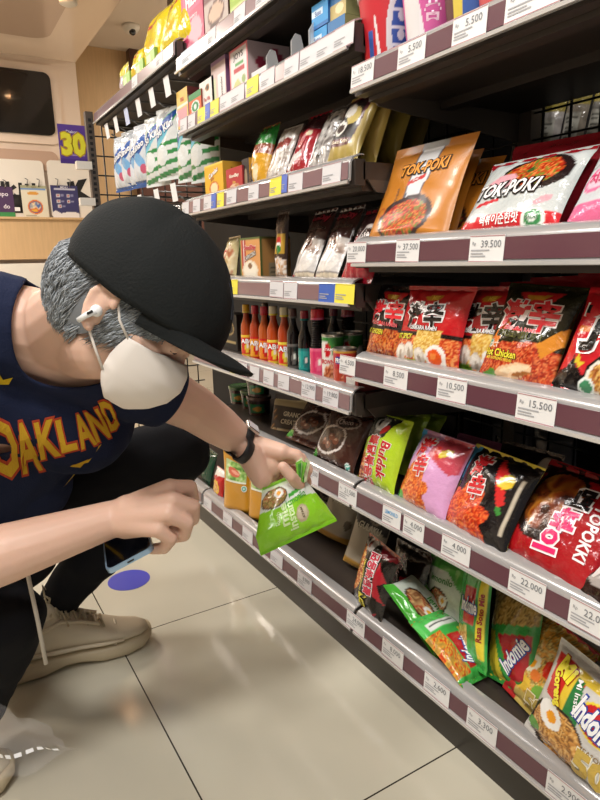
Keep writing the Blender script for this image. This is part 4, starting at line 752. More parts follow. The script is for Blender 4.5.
# ---- F5
S5 = SZ['F5'] + .001
def a_yel(t2): 
    def f(nu, nv, s): A = Art(nu, nv, 'e8b428', s); A.ell(.5, .3, .26, .2, 'd06a2c'); A.ell(.5, .3, .2, .15, 'f0e0b0'); A.rect(0, 0, 1, .05, 'd89a1c'); A.rect(.0, .94, 1, 1, 'f0d060'); return A
    return f
carton('cereal_box', 'bright yellow box at the left of its shelf, above the cap', 'carton', pat(206, .70, S5), pat(224, .70, S5), .088, .06, a_yel(0), 'd8a838', [T('Cerelac', .5, .74, .012, col='f4f0e8', out='c04020', wid=.06, rot=16, bold=.04), T('Bubur', .45, .58, .007, col='a03018', rot=14)], [T('Bayi', .5, .8, .008, col='a05018')])
carton('cereal_box', 'yellow box standing behind the bright yellow one and the red one', 'carton', pat(222, .76, S5), pat(236, .76, S5), .088, .06, a_yel(1), 'c89a30')
def a_redb(nu, nv, s): A = Art(nu, nv, 'b83034', s); A.ell(.5, .25, .3, .14, 'e8c4a0'); A.ell(.35, .2, .12, .08, 'c88850'); A.ell(.65, .3, .12, .08, 'c88850'); return A
carton('biscuit_box', 'small red box right of the yellow boxes', 'carton', pat(227, .70, S5), pat(243, .70, S5), .062, .06, a_redb, '8a2028', [T('GoodBay', .5, .68, .010, col='f4e8d8', wid=.055, bold=.04), T('bite', .5, .45, .007, col='f0d060')])
def a_dark(nu, nv, s): A = Art(nu, nv, '2c2422', s); A.ell(.5, .4, .2, .3, 'a08a70'); return A
carton('biscuit_box', 'narrow dark pack squeezed between the red box and the green bag', 'carton', pat(243, .705, S5), pat(250, .705, S5), .075, .05, a_dark, 'c89c34')
def a_gry(nu, nv, s): A = Art(nu, nv, 'd8a02c', s); A.rect(0, .62, 1, 1, '2c8a38'); A.rect(0, .48, 1, .64, '8a4428'); A.ell(.25, .18, .2, .18, '3a2018'); A.ell(.6, .2, .12, .14, 'e8d8b0'); A.ell(.3, .72, .25, .06, '1a5a28'); return A
pack('grain_bag', 'green topped yellow bag leaning against the clear bags', 'bag', [(247, 188, .70), (266, 184, .70), (264, 116, .755)], .022, a_gry, [], None, nu=34, nv=44, w=.085, h=.15)
pack('grain_bag', 'dark green bag in the shade behind the clear bags', 'bag', [(284, 178, .78), (305, 170, .78), (296, 112, .81)], .02, '1f4a28', [], None, nu=20, nv=20, w=.09, h=.13)
def a_clr(nu, nv, s, c='b8b0a8'): A = Art(nu, nv, c, s); A.food(A.pm([(0, .12), (1, .12), (1, .8), (0, .8)]), ['7a6a60', 'c8c0b8', 'e8e4e0', '9a8a7c'], 7, 5, False); A.poly([(.2, .5), (.9, .6), (.9, .75), (.2, .65)], '8a3a34'); return A
def a_redp(nu, nv, s): A = Art(nu, nv, '9c1626', s); A.rect(0, .7, 1, 1, '3a1418'); A.poly([(0, .24), (.6, .4), (.7, .3), (.2, .1)], 'd8d4d0'); A.ell(.7, .62, .12, .04, 'e8e0c0'); return A
def a_clb(nu, nv, s): A = Art(nu, nv, '6a6664', s); A.food(A.pm([(0, .1), (1, .1), (1, .9), (0, .9)]), ['262220', '7a7470', 'c8c4c0', '3a3432'], 6, 8, False); A.rect(0, 0, 1, .12, 'b8b4b0'); return A
def a_gold(nu, nv, s):
    A = Art(nu, nv, 'b09a50', s); A.poly([(.04, .2), (.8, .26), (.95, 1), (.15, 1)], '4a1820'); A.rect(.2, .32, .8, .84, '1c1614'); A.ell(.62, .62, .18, .12, 'c8b468'); A.ell(.36, .46, .16, .1, 'e8e4dc'); A.ell(.36, .46, .1, .06, '3a2418'); A.ell(.45, .7, .18, .09, 'd8d4cc'); A.rect(.15, .22, .75, .32, '5a2024'); return A
cl = 'cello wrapped bags on the shelf above the coffee'
pack('cello_bag', 'clear bag with pale contents right of the green topped bag', 'bag', [(262, 184, .70), (285, 180, .70), (287, 122, .76)], .016, a_clr, [], cl, nu=34, nv=40, w=.085, h=.135)
pack('cello_bag', 'crimson and black wrapped bag between two clear ones', 'bag', [(283, 180, .70), (306, 175, .70), (318, 108, .775)], .016, a_redp, [], cl, nu=34, nv=40, w=.09, h=.15)
pack('cello_bag', 'silvery clear bag over dark contents left of the maroon and gold bag', 'bag', [(304, 176, .70), (330, 170, .70), (344, 100, .775)], .016, a_clb, [], cl, nu=34, nv=40, w=.09, h=.15)
pack('coffee_powder_bag', 'maroon and gold coffee bag with cups, front one at the end of the shelf', 'bag', [(322, 172, .698), (357, 165, .698), (356, 92, .775)], .02, a_gold, [T('KAPAL', .55, .93, .013, col='d8a0a8', wid=.055, bold=.04), T('Susu Kopi', .5, .27, .009, col='f0e0c0', wid=.05)], 'gold foil coffee bags', nu=44, nv=52, w=.105, h=.15, mt='foil')
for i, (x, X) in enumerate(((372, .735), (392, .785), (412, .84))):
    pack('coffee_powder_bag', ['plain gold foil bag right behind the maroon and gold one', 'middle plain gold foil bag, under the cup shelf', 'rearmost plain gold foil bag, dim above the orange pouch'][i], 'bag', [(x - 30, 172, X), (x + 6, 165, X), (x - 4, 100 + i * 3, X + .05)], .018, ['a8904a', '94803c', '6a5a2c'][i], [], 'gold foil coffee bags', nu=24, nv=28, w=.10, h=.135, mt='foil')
# ---- F6 boxes
S6 = SZ['F6'] + .001
def simple(base, *ops):
    def f(nu, nv, s):
        A = Art(nu, nv, base, s)
        for o in ops: getattr(A, o[0])(*o[1:])
        return A
    return f
fb = 'boxes on the second highest shelf'
carton('tea_box', 'yellow and pink striped box, leftmost on the second highest shelf', 'carton', pat(178.5, .70, S6), pat(189, .70, S6), .100, .06, simple('e8c468', ('rect', 0, .1, .9, .5, 'd8a0a8'), ('rect', 0, .55, 1, .62, 'f0e8d8')), simple('c8a0a0', ('rect', 0, .8, 1, 1, 'a85a5c')), [T('tea', .5, .75, .012, col='c84838')], group=fb)
carton('tea_box', 'green and orange box with a round green emblem', 'carton', pat(190, .69, S6), pat(202, .69, S6), .065, .05, simple('d8622c', ('rect', 0, .75, 1, 1, '3a8a4c'), ('ell', .5, .45, .34, .24, 'e8efe8'), ('ell', .5, .45, .27, .19, '2a8a50'), ('ell', .5, .45, .12, .1, 'e8efe8')), '8a3a28', group=fb)
carton('tea_box', 'plain white box with red writing and a small emblem', 'carton', pat(201, .695, S6), pat(215, .695, S6), .080, .05, simple('e8e2dc', ('ell', .55, .75, .14, .1, '9a6a2c'), ('ell', .55, .75, .08, .06, '3a2a1c')), 'c8c0b8', [T('Tea Villa', .5, .42, .009, col='b83038', wid=.04, bold=.02), T('Ho', .4, .14, .007, col='b83038')], group=fb)
carton('tea_box', 'tall mauve box with vertical writing', 'carton', pat(213, .695, S6), pat(227, .695, S6), .112, .045, simple('d0b8b4', ('rect', 0, .9, 1, 1, 'a07c9c'), ('rect', .1, .1, .3, .6, 'c8d0a8'), ('rect', .45, .05, .95, .65, 'e8e2e0')), simple('8a5a84', ('rect', 0, .9, 1, 1, 'a078a0')), [T('Lavender', .7, .36, .010, col='6a6058', wid=.05, rot=90)], group=fb)
carton('tea_box', 'pink edged tea box with green and red writing, widest one with a flower patterned side', 'carton', pat(231, .695, S6), pat(249, .695, S6), .105, .11, simple('e8dedc', ('rect', 0, 0, .06, 1, 'd86a74'), ('rect', .94, 0, 1, 1, 'd86a74'), ('rect', 0, .96, 1, 1, 'd86a74'), ('rect', .25, .5, .8, .58, 'b8303c'), ('rect', .3, .62, .78, .68, '4a9a50'), ('ell', .4, .2, .2, .14, 'c8cc88'), ('ell', .75, .3, .1, .1, '98b070')),
       simple('c8b0b0', ('ell', .3, .6, .12, .12, 'a8304c'), ('ell', .55, .45, .1, .1, 'b04060'), ('ell', .75, .7, .12, .12, '9a2c48'), ('ell', .4, .3, .12, .05, '5a8a48'), ('ell', .65, .85, .1, .08, 'a8304c')), [T('JOYS', .5, .80, .016, col='3a3a3c', wid=.05)], group=fb)
carton('tea_box', 'flat open white box lying right of the widest tea box', 'carton', pat(252, .692, S6), pat(268, .692, S6), .03, .07, 'd8d8dc', 'b8b8bc', group=fb)
for i, (x0, x1, X, dz) in enumerate(((311, 327, .70, 0), (312, 328, .70, .044), (328, 345, .70, 0), (330, 346, .705, .044))):
    carton('milk_carton', ['sky blue small carton, lower left of the stack', 'sky blue small carton, upper left of the stack', 'blue and cream small carton, lower right of the stack', 'blue and cream small carton, upper right of the stack'][i], 'carton', pat(x0, X, S6 + dz), pat(x1, X, S6 + dz), .042, .06,
           simple('3a9ad8', ('rect', 0, .5, .7, .75, 'd8ecf8'), ('rect', 0, 0, 1, .15, '2a70b8')) if i < 2 else simple('c8b478', ('rect', 0, .6, 1, 1, '3a78b0'), ('ell', .6, .35, .25, .2, 'e8dcb0')), '2a6ab0' if i < 2 else '8a8a5c', [T('Susu', .4, .6, .008, col='2050a0')] if i < 2 else [], group='small stacked cartons')
# ---- F7 boxes
S7 = SZ['F7'] + .001
fb7 = 'boxes on the highest shelf'
carton('milk_powder_box', 'tall raspberry pink milk box with strawberries', 'carton', pat(184.5, .70, S7), pat(205, .70, S7), .19, .06, simple('c83a64', ('ell', .6, .3, .32, .18, 'e8a0b0'), ('ell', .35, .14, .2, .08, 'e890a4'), ('ell', .75, .12, .12, .05, 'c82838'), ('rect', .1, .6, .9, .8, 'd85a80'), ('ell', .3, .4, .12, .06, 'b83050')), '9a2c50', [T('HiLo', .5, .72, .03, col='f8f0f4', wid=.075, bold=.04), T('Strawberry', .5, .5, .010, col='f8e8f0', wid=.07)], group=fb7)
carton('milk_powder_box', 'brown and white milk box with a chocolate cup, right of the pink one', 'carton', pat(206, .70, S7), pat(229, .70, S7), .19, .06, simple('b8a8a0', ('rect', 0, .0, 1, .12, '5a342c'), ('ell', .5, .3, .36, .14, '5a342c'), ('ell', .5, .31, .3, .1, 'c8a890'), ('rect', 0, .5, 1, .62, '6a3c3c'), ('ell', .35, .15, .14, .06, '3a2018')), '5a3c34', [T('Coklat', .5, .56, .016, col='f0e8e0', wid=.06)], group=fb7)
carton('milk_powder_box', 'lime green milk box right of the brown and white one', 'carton', pat(231, .70, S7), pat(247, .70, S7), .17, .06, simple('9ab83c', ('rect', 0, .0, 1, .2, 'c8d890')), '6a8a30', group=fb7)
# ---- top shelf E: instant cups
SE = SZ['E'] + .001
def cup(label, x, X, r, hgt, paint, texts=()):
    y = ysolve(x, X, SE + .03); root = thing('noodle_cup', label, 'cup', Matrix.Translation((X, y, SE)), 'instant noodle cups on the top shelf')
    def S(u, v, off=0): rr = r * (.74 + .26 * v) + off; a = math.pi * 1.5 - (.5 - u) * 2 * math.pi - math.radians(42); return Vector((rr * math.cos(a), rr * math.sin(a), v * hgt))
    A = paint(160, 50, 2 * math.pi * r / hgt); mb = MB(); sheet(mb, S, A); mb.lathe([(r * .72, .0005), (r * .74, .001)], 36, col=lin('e8e4e0'))
    for tx in texts: put_text(mb, S, 2 * math.pi * r, hgt, *tx[:4], **dict(dict(off=.0006), **tx[4]))
    mb.build('cup_body', M['paper'], root); mb = MB(); mb.lathe([(r * 1.0, hgt - .003), (r * 1.05, hgt - .002), (r * 1.06, hgt + .003), (r * 1.0, hgt + .005), (.001, hgt + .004)], 40, col=lin('f0ece8')); mb.build('lid', M['glossv'], root, sharp=40)
def a_cup1(nu, nv, s):
    A = Art(nu, nv, 'c8202c', s); A.rect(.58, 0, .74, 1, 'd8d4d4'); A.ell(.6, .45, .105, .62, 'd8d8dc'); A.ell(.61, .5, .08, .5, '3458a8')
    for q in range(3): A.ell(.59, .18 + .24 * q, .025, .07, 'd8dce8'); A.ell(.64, .2 + .24 * q, .02, .06, 'd8dce8')
    for q in range(3): A.rect(.53, .28 + .22 * q, .69, .31 + .22 * q, 'd8dce8')
    A.poly([(.44, 0), (.47, 0), (.43, .7), (.42, .7)], 'e8e0e0'); A.rect(.37, .0, .41, .5, '3458a8'); return A
def a_cup2(nu, nv, s): A = Art(nu, nv, 'd05a9c', s); A.rect(.3, 0, .42, 1, 'e0dcdc'); A.poly([(.42, 0), (.47, 0), (.42, .6)], 'e8e0e4'); return A
def a_cup3(nu, nv, s): A = Art(nu, nv, '5a2c28', s); A.rect(.36, 0, .44, 1, 'd8c04c'); A.ell(.5, .3, .08, .3, '3458a0'); A.ell(.6, .4, .08, .25, 'c83028'); return A
def a_cup4(nu, nv, s): A = Art(nu, nv, 'c85050', s); A.poly([(.4, 0), (.5, 0), (.56, .5), (.44, .4)], 'e8d0a8'); A.rect(.55, 0, .7, 1, '58a848'); return A
cup('red and white noodle cup with a blue oval, nearest the shelf end', 388, .735, .050, .115, a_cup1)
cup('pink noodle cup with a white emblem, second in the row', 432, .735, .050, .115, a_cup2, [T('품', .5, .45, .03, col='f0c8dc', bold=.02)])
cup('brown, yellow and blue noodle cup, third in the row', 474, .735, .048, .105, a_cup3)
cup('red and green noodle cup, fourth in the row at the top edge', 508, .735, .046, .095, a_cup4)
carton('snack_box', 'small red box hanging at the corner left of the red cup', 'box', Vector((.715, .915, SE)), Vector((.715, .905, SE)), .06, .05, 'b04858', '8a3a44')
# ---- end bay: yellow bags on top, hanging detergent
SG = SZ['G'] + .001
def a_chip(nu, nv, s): A = Art(nu, nv, 'e8d018', s); A.rect(0, .95, 1, 1, '2a3450'); A.poly([(.3, .6), (.7, .64), (.7, .70), (.3, .66)], 'c84030'); A.ell(.6, .3, .2, .12, 'e8c020'); return A
yb = 'yellow bags on top of the farthest bay'
for i, (x, y, t, w_, h_) in enumerate(((138, 86, 60, .13, .12), (152, 76, 42, .19, .19), (172, 62, 30, .17, .19), (185, 52, 27, .12, .18))):
    pack('yellow_snack_bag', ['small yellow bag, farthest left in its row', 'yellow bag, second from the left with a dark top edge', 'yellow bag, third from the left', 'yellow bag, nearest to the pink milk box'][i], 'bag', [(x - 8, y + 4, .70), (x + 9, y - 8, .70), (x - 6, t, .74)], .03, a_chip, [], yb, nu=28, nv=32, w=w_, h=h_)
for i, x in enumerate((128, 141, 152)):
    yy = ysolve(x, .69, SG + .02); carton('green_snack_box', ['small green box, farthest of the three in front of the yellow bags', 'small green box, middle of the three in front of the yellow bags', 'small green box, nearest of the three in front of the yellow bags'][i], 'box', Vector((.685, yy + .04, SG)), Vector((.685, yy - .04, SG)), .05, .01, simple('a8d070', ('rect', .1, .2, .5, .8, 'd8e8b8')), '88b050', group='small green boxes')
pack('yellow_snack_bag', 'thin yellow and white bag standing alone at the far end of the top shelf', 'bag', [(122, 100, .70), (130, 92, .70), (121, 70, .71)], .02, lambda nu, nv, s: (lambda A: (A.rect(0, 0, 1, .5, 'd8c8d0'), A)[-1])(Art(nu, nv, 'e0d040', s)), [], yb, nu=20, nv=24, w=.07, h=.10)
def a_detg(nu, nv, s):
    A = Art(nu, nv, 'dfe4e4', s)
    for q in range(4): A.poly([(0, .03 + q * .13), (1, .10 + q * .13), (1, .16 + q * .13), (0, .09 + q * .13)], '2f8a4a')
    A.ell(.35, .34, .25, .14, 'e4eaea'); A.ell(.45, .72, .5, .12, '3a9a50', 25); A.ell(.45, .73, .46, .09, '2450a0', 25); A.ell(.4, .6, .4, .05, '7ac8e0', 25); return A
def a_detb(nu, nv, s): A = Art(nu, nv, 'd8dfe8', s); A.ell(.5, .62, .45, .12, '3a68b8', 20); A.ell(.5, .4, .3, .1, '78b0e0', -15); A.rect(0, 0, 1, .08, '2c5a9c'); A.ell(.7, .25, .14, .08, 'c85a78'); return A
dg = 'hanging detergent pouches'
det = [(2.46, 1, 0, 'blue and white detergent pouch hanging farthest to the left'), (2.40, 1, .01, 'blue and white detergent pouch, second from the far end'), (2.33, 1, 0, 'blue and white detergent pouch, third from the far end'), (2.20, 1, -.005, 'blue and white detergent pouch beside the green striped ones'),
       (2.09, 0, 0, 'white and green striped detergent pouch, farthest left of the striped ones'), (2.0, 0, .01, 'large white and green striped detergent pouch hanging in front'), (1.86, 0, -.01, 'white and green striped detergent pouch, right of the large front one'), (1.78, 0, -.02, 'white and green striped detergent pouch next to the shelf end')]
for i, (y, k, dz, lab) in enumerate(det):
    w_, h_ = (.14, .22) if k == 0 else (.12, .20); X = .705 + .012 * (i % 3) + (.04 if y < 1.9 else 0)
    N = Vector((-1, -.25 if k else -.3, .05)).normalized(); U = Vector((0, 0, 1)).cross(N).normalized(); V = N.cross(U)
    o = Vector((X, y, 1.315 - h_ + dz)); mw = Matrix(((U.x, V.x, N.x, o.x), (U.y, V.y, N.y, o.y), (U.z, V.z, N.z, o.z), (0, 0, 0, 1)))
    S = pillow_S(w_, h_, .022, i, 'pillow'); Sb = pillow_S(w_, h_, .022, i, 'pillow', back=True); mb = MB(); A = (a_detb if k else a_detg)(56, 72, w_ / h_); sheet(mb, S, A); B = Art(12, 14, 'd0d6d6'); sheet(mb, Sb, B, flip=True)
    put_text(mb, S, w_, h_, 'So Klin' if k == 0 else 'Rinso', .48, .7 if k == 0 else .62, .022, col='f4f8fc', out='1c3c8c', wid=w_ * .6, rot=22, bold=.04, ow=.05)
    tag(mb.build('detergent_pouch', M['film'], mw=mw), lab, 'pouch', dg)
def a_bg(nu, nv, s): A = Art(nu, nv, '1c1a1c', s); A.poly([(.1, 1), (.4, .6), (.2, .2), (.3, .2), (.6, .6), (.3, 1)], 'b89c4c'); A.ell(.6, .35, .2, .16, '9a9490'); return A
for i, (y, c, lab) in enumerate(((1.86, a_bg, 'black and gold pouch hanging below the striped detergent'), (2.0, a_bg, 'black and gold pouch hanging left of the similar nearer one'), (2.2, '28303c', 'dark blue pouch hanging under the blue detergent'), (2.4, '8a2c5a', 'purple pouch hanging at the far end of the lower pegs'), (2.52, 'a85a80', 'mauve pouch hanging at the very far end by the slotted post'))):
    h_ = .15; N = Vector((-1, -.3, .05)).normalized(); U = Vector((0, 0, 1)).cross(N).normalized(); V = N.cross(U); o = Vector((.73, y, 1.03 - h_)); mw = Matrix(((U.x, V.x, N.x, o.x), (U.y, V.y, N.y, o.y), (U.z, V.z, N.z, o.z), (0, 0, 0, 1)))
    S = pillow_S(.11, h_, .018, i + 30); Sb = pillow_S(.11, h_, .018, i + 30, back=True); mb = MB(); sheet(mb, S, c(24, 28, .8) if callable(c) else Art(24, 28, c)); sheet(mb, Sb, Art(8, 8, '2a282c'), flip=True); tag(mb.build('hanging_pouch', M['film'], mw=mw), lab, 'pouch', 'pouches on the lower pegs')

# ---- posters, promotional sign, camera dome, floor decal
def a_pos(kind):
    def f(nu, nv, s):
        if kind == 0: A = Art(nu, nv, '4a3058', s); A.rect(0, 0, 1, .28, '3a8a4c'); A.rect(.1, .06, .8, .12, 'd8e8d8')
        elif kind == 1:
            A = Art(nu, nv, 'ddd8c4', s); A.rect(0, 0, 1, .05, '4a68a8'); A.rect(0, .92, 1, 1, 'a8a888'); A.rect(.0, .88, .95, .92, '6a90c8'); A.ell(.5, .4, .3, .2, 'd8742c'); A.ell(.5, .4, .25, .16, '3a5a8a'); A.food(A.em(.5, .4, .22, .14), ['e8b030', 'c83028', 'f0e0b0', '4a68a8'], 5, 2, False); A.ell(.45, .78, .22, .05, 'd89a40'); A.rect(.1, .14, .5, .16, '888878'); A.rect(.1, .1, .6, .12, '888878')
        else:
            A = Art(nu, nv, '3a3868', s); A.poly([(0, 0), (1, 0), (1, .22), (.8, .27), (.5, .25), (.3, .22), (.12, .3), (0, .26)], 'e4e2e2')
            for (u, v) in ((.25, .72), (.62, .72), (.25, .56), (.62, .56), (.28, .42)): A.rect(u - .06, v - .05, u + .06, v + .05, 'c8c8d0'); A.ell(u, v, .03, .03, 'c84830'); A.rect(u + .09, v - .02, u + .2, v + .03, '8484a8')
            A.rect(.12, .88, .9, .92, 'c8c8d8')
        return A
    return f
for i, (x0, x1, yt, yb, nm, lab) in enumerate(((-14, 12, 186, 222, 'wall_poster', 'purple and green poster cut off at the left edge of the photo'), (20, 46, 185, 221, 'wall_poster', 'cream poster with a round picture of food'), (50, 77, 185, 221, 'wall_poster', 'navy blue poster with rows of small cups'))):
    a = at(x0, yt, Y=5.155); b = at(x1, yt, Y=5.155); z0 = at(x0, yb, Y=5.155).z; w_ = b.x - a.x; h_ = a.z - z0
    S = lambda u, v, off=0, w_=w_, h_=h_: Vector((u * w_, -off, v * h_)); mb = MB(); sheet(mb, S, a_pos(i)(36, 44, w_ / h_)); mb.add([(0, .002, 0), (w_, .002, 0), (w_, .002, h_), (0, .002, h_)], [(3, 2, 1, 0)], lin('d8d8d8'))
    for tx in ([T('npo', .62, .76, .03, col='f0e8f0'), T('do', .7, .45, .03, col='f0e8f0')] if i == 0 else [T('GO', .5, .955, .014, col='7a6a50')] if i == 1 else [T('MENU', .5, .95, .014, col='f0f0f8')]): put_text(mb, S, w_, h_, *tx[:4], **tx[4])
    tag(mb.build(nm, M['paper'], mw=Matrix.Translation((a.x, 5.155, z0)), smooth=False), lab, 'poster', 'posters clipped to the white boards')
    mb = MB()
    for q in (.25, .7): mb.tube([(q * w_, -.004, h_ - .01), (q * w_ + .01, -.01, h_ + .04), (q * w_ - .005, .01, h_ + .05)], .0035, 6)
    o = mb.build('poster_hook', M['wireg']); o.parent = [c for c in C.objects if c.name.startswith('wall_poster')][-1]
# white boards the posters hang on, with black lettering
a = at(-30, 157, Y=5.17); b = at(42, 157, Y=5.17); c = at(46, 160, Y=5.17); d = at(92, 160, Y=5.17)
for (p, q, lab) in ((a, b, 'left large white display board behind the posters'), (c, d, 'right white display board behind the navy poster')):
    mb = MB(); rrect(mb, p.x, 1.205, q.x, p.z, 5.162, .03, .015); wb = mb.build('display_board', M['white'], smooth=False); relocate(wb, ((p.x + q.x) / 2, 5.16, 1.205)); tag(wb, lab, 'board', 'white display boards')
    S = lambda u, v, off=0, p=p: Vector((p.x + u, 5.1605 - off, 1.205 + v)); mb = MB()
    if q is b:
        cc = at(16, 192, Y=5.16); put_text(mb, S, 1, 1, '北川', cc.x - p.x, cc.z - 1.205, .13, col='181818', bold=.05); e = at(14, 203, Y=5.16)
        mb.box((e.x - .10, 5.159, e.z - .07), (e.x + .12, 5.1605, e.z + .06), lin('181818')); put_text(mb, S, 1, 1, 'L', e.x - p.x, e.z - 1.205, .10, col='f0f0f0', bold=.05, off=.004)
    else: e = at(80, 192, Y=5.16); put_text(mb, S, 1, 1, 'K', e.x - p.x, e.z - 1.205, .14, col='181818', bold=.08, rot=12)
    lt = mb.build('board_lettering', M['paper']); lt.parent = wb; lt.matrix_parent_inverse = Matrix.Translation(-Vector(((p.x + q.x) / 2, 5.16, 1.205)))
# purple "30" sign
a = at(61, 163, Y=3.0); b = at(88, 163, Y=3.0); t = at(63, 124, Y=3.0); w_ = b.x - a.x; h_ = t.z - a.z
S = lambda u, v, off=0: Vector((u * w_, -off, v * h_)); A = Art(30, 36, '5c3c9c', w_ / h_); A.rect(0, 0, 1, .12, '4a2c88'); A.rect(.1, .2, .9, .24, 'b8a0d8')
mb = MB(); sheet(mb, S, A); mb.add([(0, .004, 0), (w_, .004, 0), (w_, .004, h_), (0, .004, h_)], [(3, 2, 1, 0)], lin('5c3c9c')); put_text(mb, S, w_, h_, '30', .52, .5, .085, col='f0e838', out='c8a020', bold=.05, wid=w_ * .8); put_text(mb, S, w_, h_, 'Diskon', .5, .82, .012, col='f0e8f8')
tag(mb.build('promotion_sign', M['paper'], mw=Matrix.Translation(a), smooth=False), 'purple sign with a big yellow number 30 beside the slotted post', 'sign')
p = at(131, 28, Z=2.70); root = thing('security_camera', 'small white dome camera on the ceiling beyond the booth', 'camera', Matrix.Translation(p))
mb = MB(); mb.lathe([(.07, .02), (.07, 0), (.05, -.03), (.03, -.045)], 20); mb.build('camera_housing', M['white'], root); mb = MB(); mb.ball((0, -.03, -.035), .028); mb.build('camera_lens', M['glass'], root)
p = at(68, 0, Z=2.325); mb = MB(); mb.lathe([(.05, 0), (.05, -.02), (.03, -.03)], 20); tag(mb.build('smoke_detector', M['white'], mw=Matrix.Translation(p)), 'small round detector under the lacquered soffit at the top edge', 'detector')
p = at(129, 580, Z=0); mb = MB(); mb.lathe([(.056, 0.0003), (.056, .001)], 48); tag(mb.build('floor_decal', M['blue'], mw=Matrix.Translation((p.x, p.y, 0)), smooth=False), 'round blue sticker on the floor tiles under the phone', 'sticker')

# ================================================================== PERSON
def P(x, y, d): return at(x, y, D=d)
def remeshed(mb, vox, smooth=6, name='m'):
    me = mb.mesh(name, [M['skin']]); o = bpy.data.objects.new(name, me); C.objects.link(o)
    r = o.modifiers.new('r', 'REMESH'); r.mode = 'VOXEL'; r.voxel_size = vox; r.use_smooth_shade = True
    if smooth: s = o.modifiers.new('s', 'SMOOTH'); s.factor = .5; s.iterations = smooth
    dg = bpy.context.evaluated_depsgraph_get(); m2 = bpy.data.meshes.new_from_object(o.evaluated_get(dg))
    bpy.data.objects.remove(o); bpy.data.meshes.remove(me); return m2
def folds(me, amp, fn):
    me.update(); n = len(me.vertices); co_ = [v.co.copy() for v in me.vertices]; no = [v.normal.copy() for v in me.vertices]
    for i in range(n): me.vertices[i].co = co_[i] + no[i] * fn(co_[i]) * amp
    me.update()
def body_obj(name, me, m, parent):
    me.materials.clear(); me.materials.append(m); me.name = name
    for p in me.polygons: p.use_smooth = True
    o = bpy.data.objects.new(name, me); C.objects.link(o); o.parent = parent; return o
per = thing('person', 'person in a black cap, white mask and navy jersey crouching beside the shelves', 'person', Matrix.Translation((.1, 1.1, 0)))
bpy.context.view_layer.update(); PINV = per.matrix_world.inverted()
# ---- head frame (a nearly pure profile, tilted down)
hf = cdir(.77, -.64, .10).normalized(); hu = cdir(.64, .77, .02); hu = (hu - hf * hu.dot(hf)).normalized(); hr = hf.cross(hu); hr = hr if hr.dot(cdir(0, 0, 1)) > 0 else -hr
HK = .84; HO = P(101, 310, .735) - hr * (.08 * HK)
def H(f, u, r=0): return HO + (hf * f + hu * u + hr * r) * HK
HM = Matrix((hf, hr, hu)).transposed()
neck = P(58, 332, .90)
shR, shL = P(-72, 305, .84), P(138, 380, .98)
elL, wrL = P(194, 408, 1.06), P(247, 445, 1.13)
elR, wrR = P(-70, 578, .80), P(112, 519, .90)
chest = P(25, 395, 1.02); waist = P(-12, 470, 1.08); pelv = P(-45, 545, 1.14)
hipL, knL, anL = P(0, 520, 1.20), P(178, 450, 1.22), P(62, 597, 1.33)
hipR, knR = P(-95, 560, 1.08), P(2, 622, .97)
anR = P(-62, 745, 1.10)
body = MB()
# skull, face, jaw
body.ball(H(-.014, .045), HK, 28, 20, (.113, .078, .108), HM)
body.cap(H(.02, -.02), H(.070, -.04), .050, .036); body.cap(H(.056, .0), H(.066, .035), .044, .042)
body.cap(H(.072, -.060), H(.080, -.058), .024, .022); body.cap(H(.100, .028), H(.120, -.012), .008, .011)   # chin, nose
for s in (1, -1):
    body.cap(H(.102, .043, .018 * s), H(.094, .041, .045 * s), .009, .009)   # brow
    body.ball(H(.094, .020, .032 * s), .0135, 12, 8); body.cap(H(.080, -.002, .042 * s), H(.045, .0, .056 * s), .016, .012)
    ex = .080 * s     # ear: rim, lobe, inner bowl
    rim = [(-.006, -.026), (-.018, -.006), (-.023, .014), (-.016, .031), (.000, .037), (.012, .029), (.014, .016)]
    for k in range(len(rim) - 1): body.cap(H(rim[k][0], rim[k][1], ex + s * .008), H(rim[k + 1][0], rim[k + 1][1], ex + s * .008), .0048, .0048, 10)
    body.cap(H(-.005, -.025, ex + s * .006), H(.004, -.029, ex + s * .005), .0065, .006, 10); body.cap(H(-.004, -.012, ex - s * .004), H(-.004, .02, ex - s * .004), .012, .012, 10)
    body.cap(H(-.010, -.006, ex + s * .004), H(-.009, .018, ex + s * .004), .004, .004, 8)
body.cap(H(-.055, -.02), neck, .054, .062); body.cap(H(.0, -.05), neck + (shL - neck) * .25, .046, .052)
body.cap(neck, neck + (shR - neck) * .6, .058, .055); body.cap(neck, neck + (shL - neck) * .6, .056, .05)
# torso under the jersey
def torso(b, g=0):
    b.cap(shR, shL, .066 + g, .058 + g); b.cap(shR + (waist - shR) * .35, shL + (waist - shL) * .38, .10 + g, .085 + g); b.cap(chest, waist, .115 + g, .105 + g)
    b.cap(waist + (shR - shL).normalized() * .07, waist - (shR - shL).normalized() * .05, .10 + g, .085 + g); b.cap(waist, pelv, .105 + g, .115 + g)
torso(body, -.006)
# arms
body.cap(shL, elL, .050, .041); body.cap(elL, elL + (wrL - elL) * .45, .041, .037); body.cap(elL + (wrL - elL) * .45, wrL, .037, .0265)
body.cap(shR, elR, .054, .045); body.cap(elR, elR + (wrR - elR) * .4, .046, .041); body.cap(elR + (wrR - elR) * .4, wrR, .041, .0275)
# legs under the trousers
body.cap(hipL, knL, .075, .05); body.cap(knL, anL, .048, .035); body.cap(hipR, knR, .075, .05); body.cap(knR, anR, .048, .035); body.cap(pelv, hipL, .10, .08); body.cap(pelv, hipR, .10, .08)
def chain(pts, rs):
    for k in range(len(pts) - 1): body.cap(pts[k], pts[k + 1], rs[k], rs[k + 1], 12)
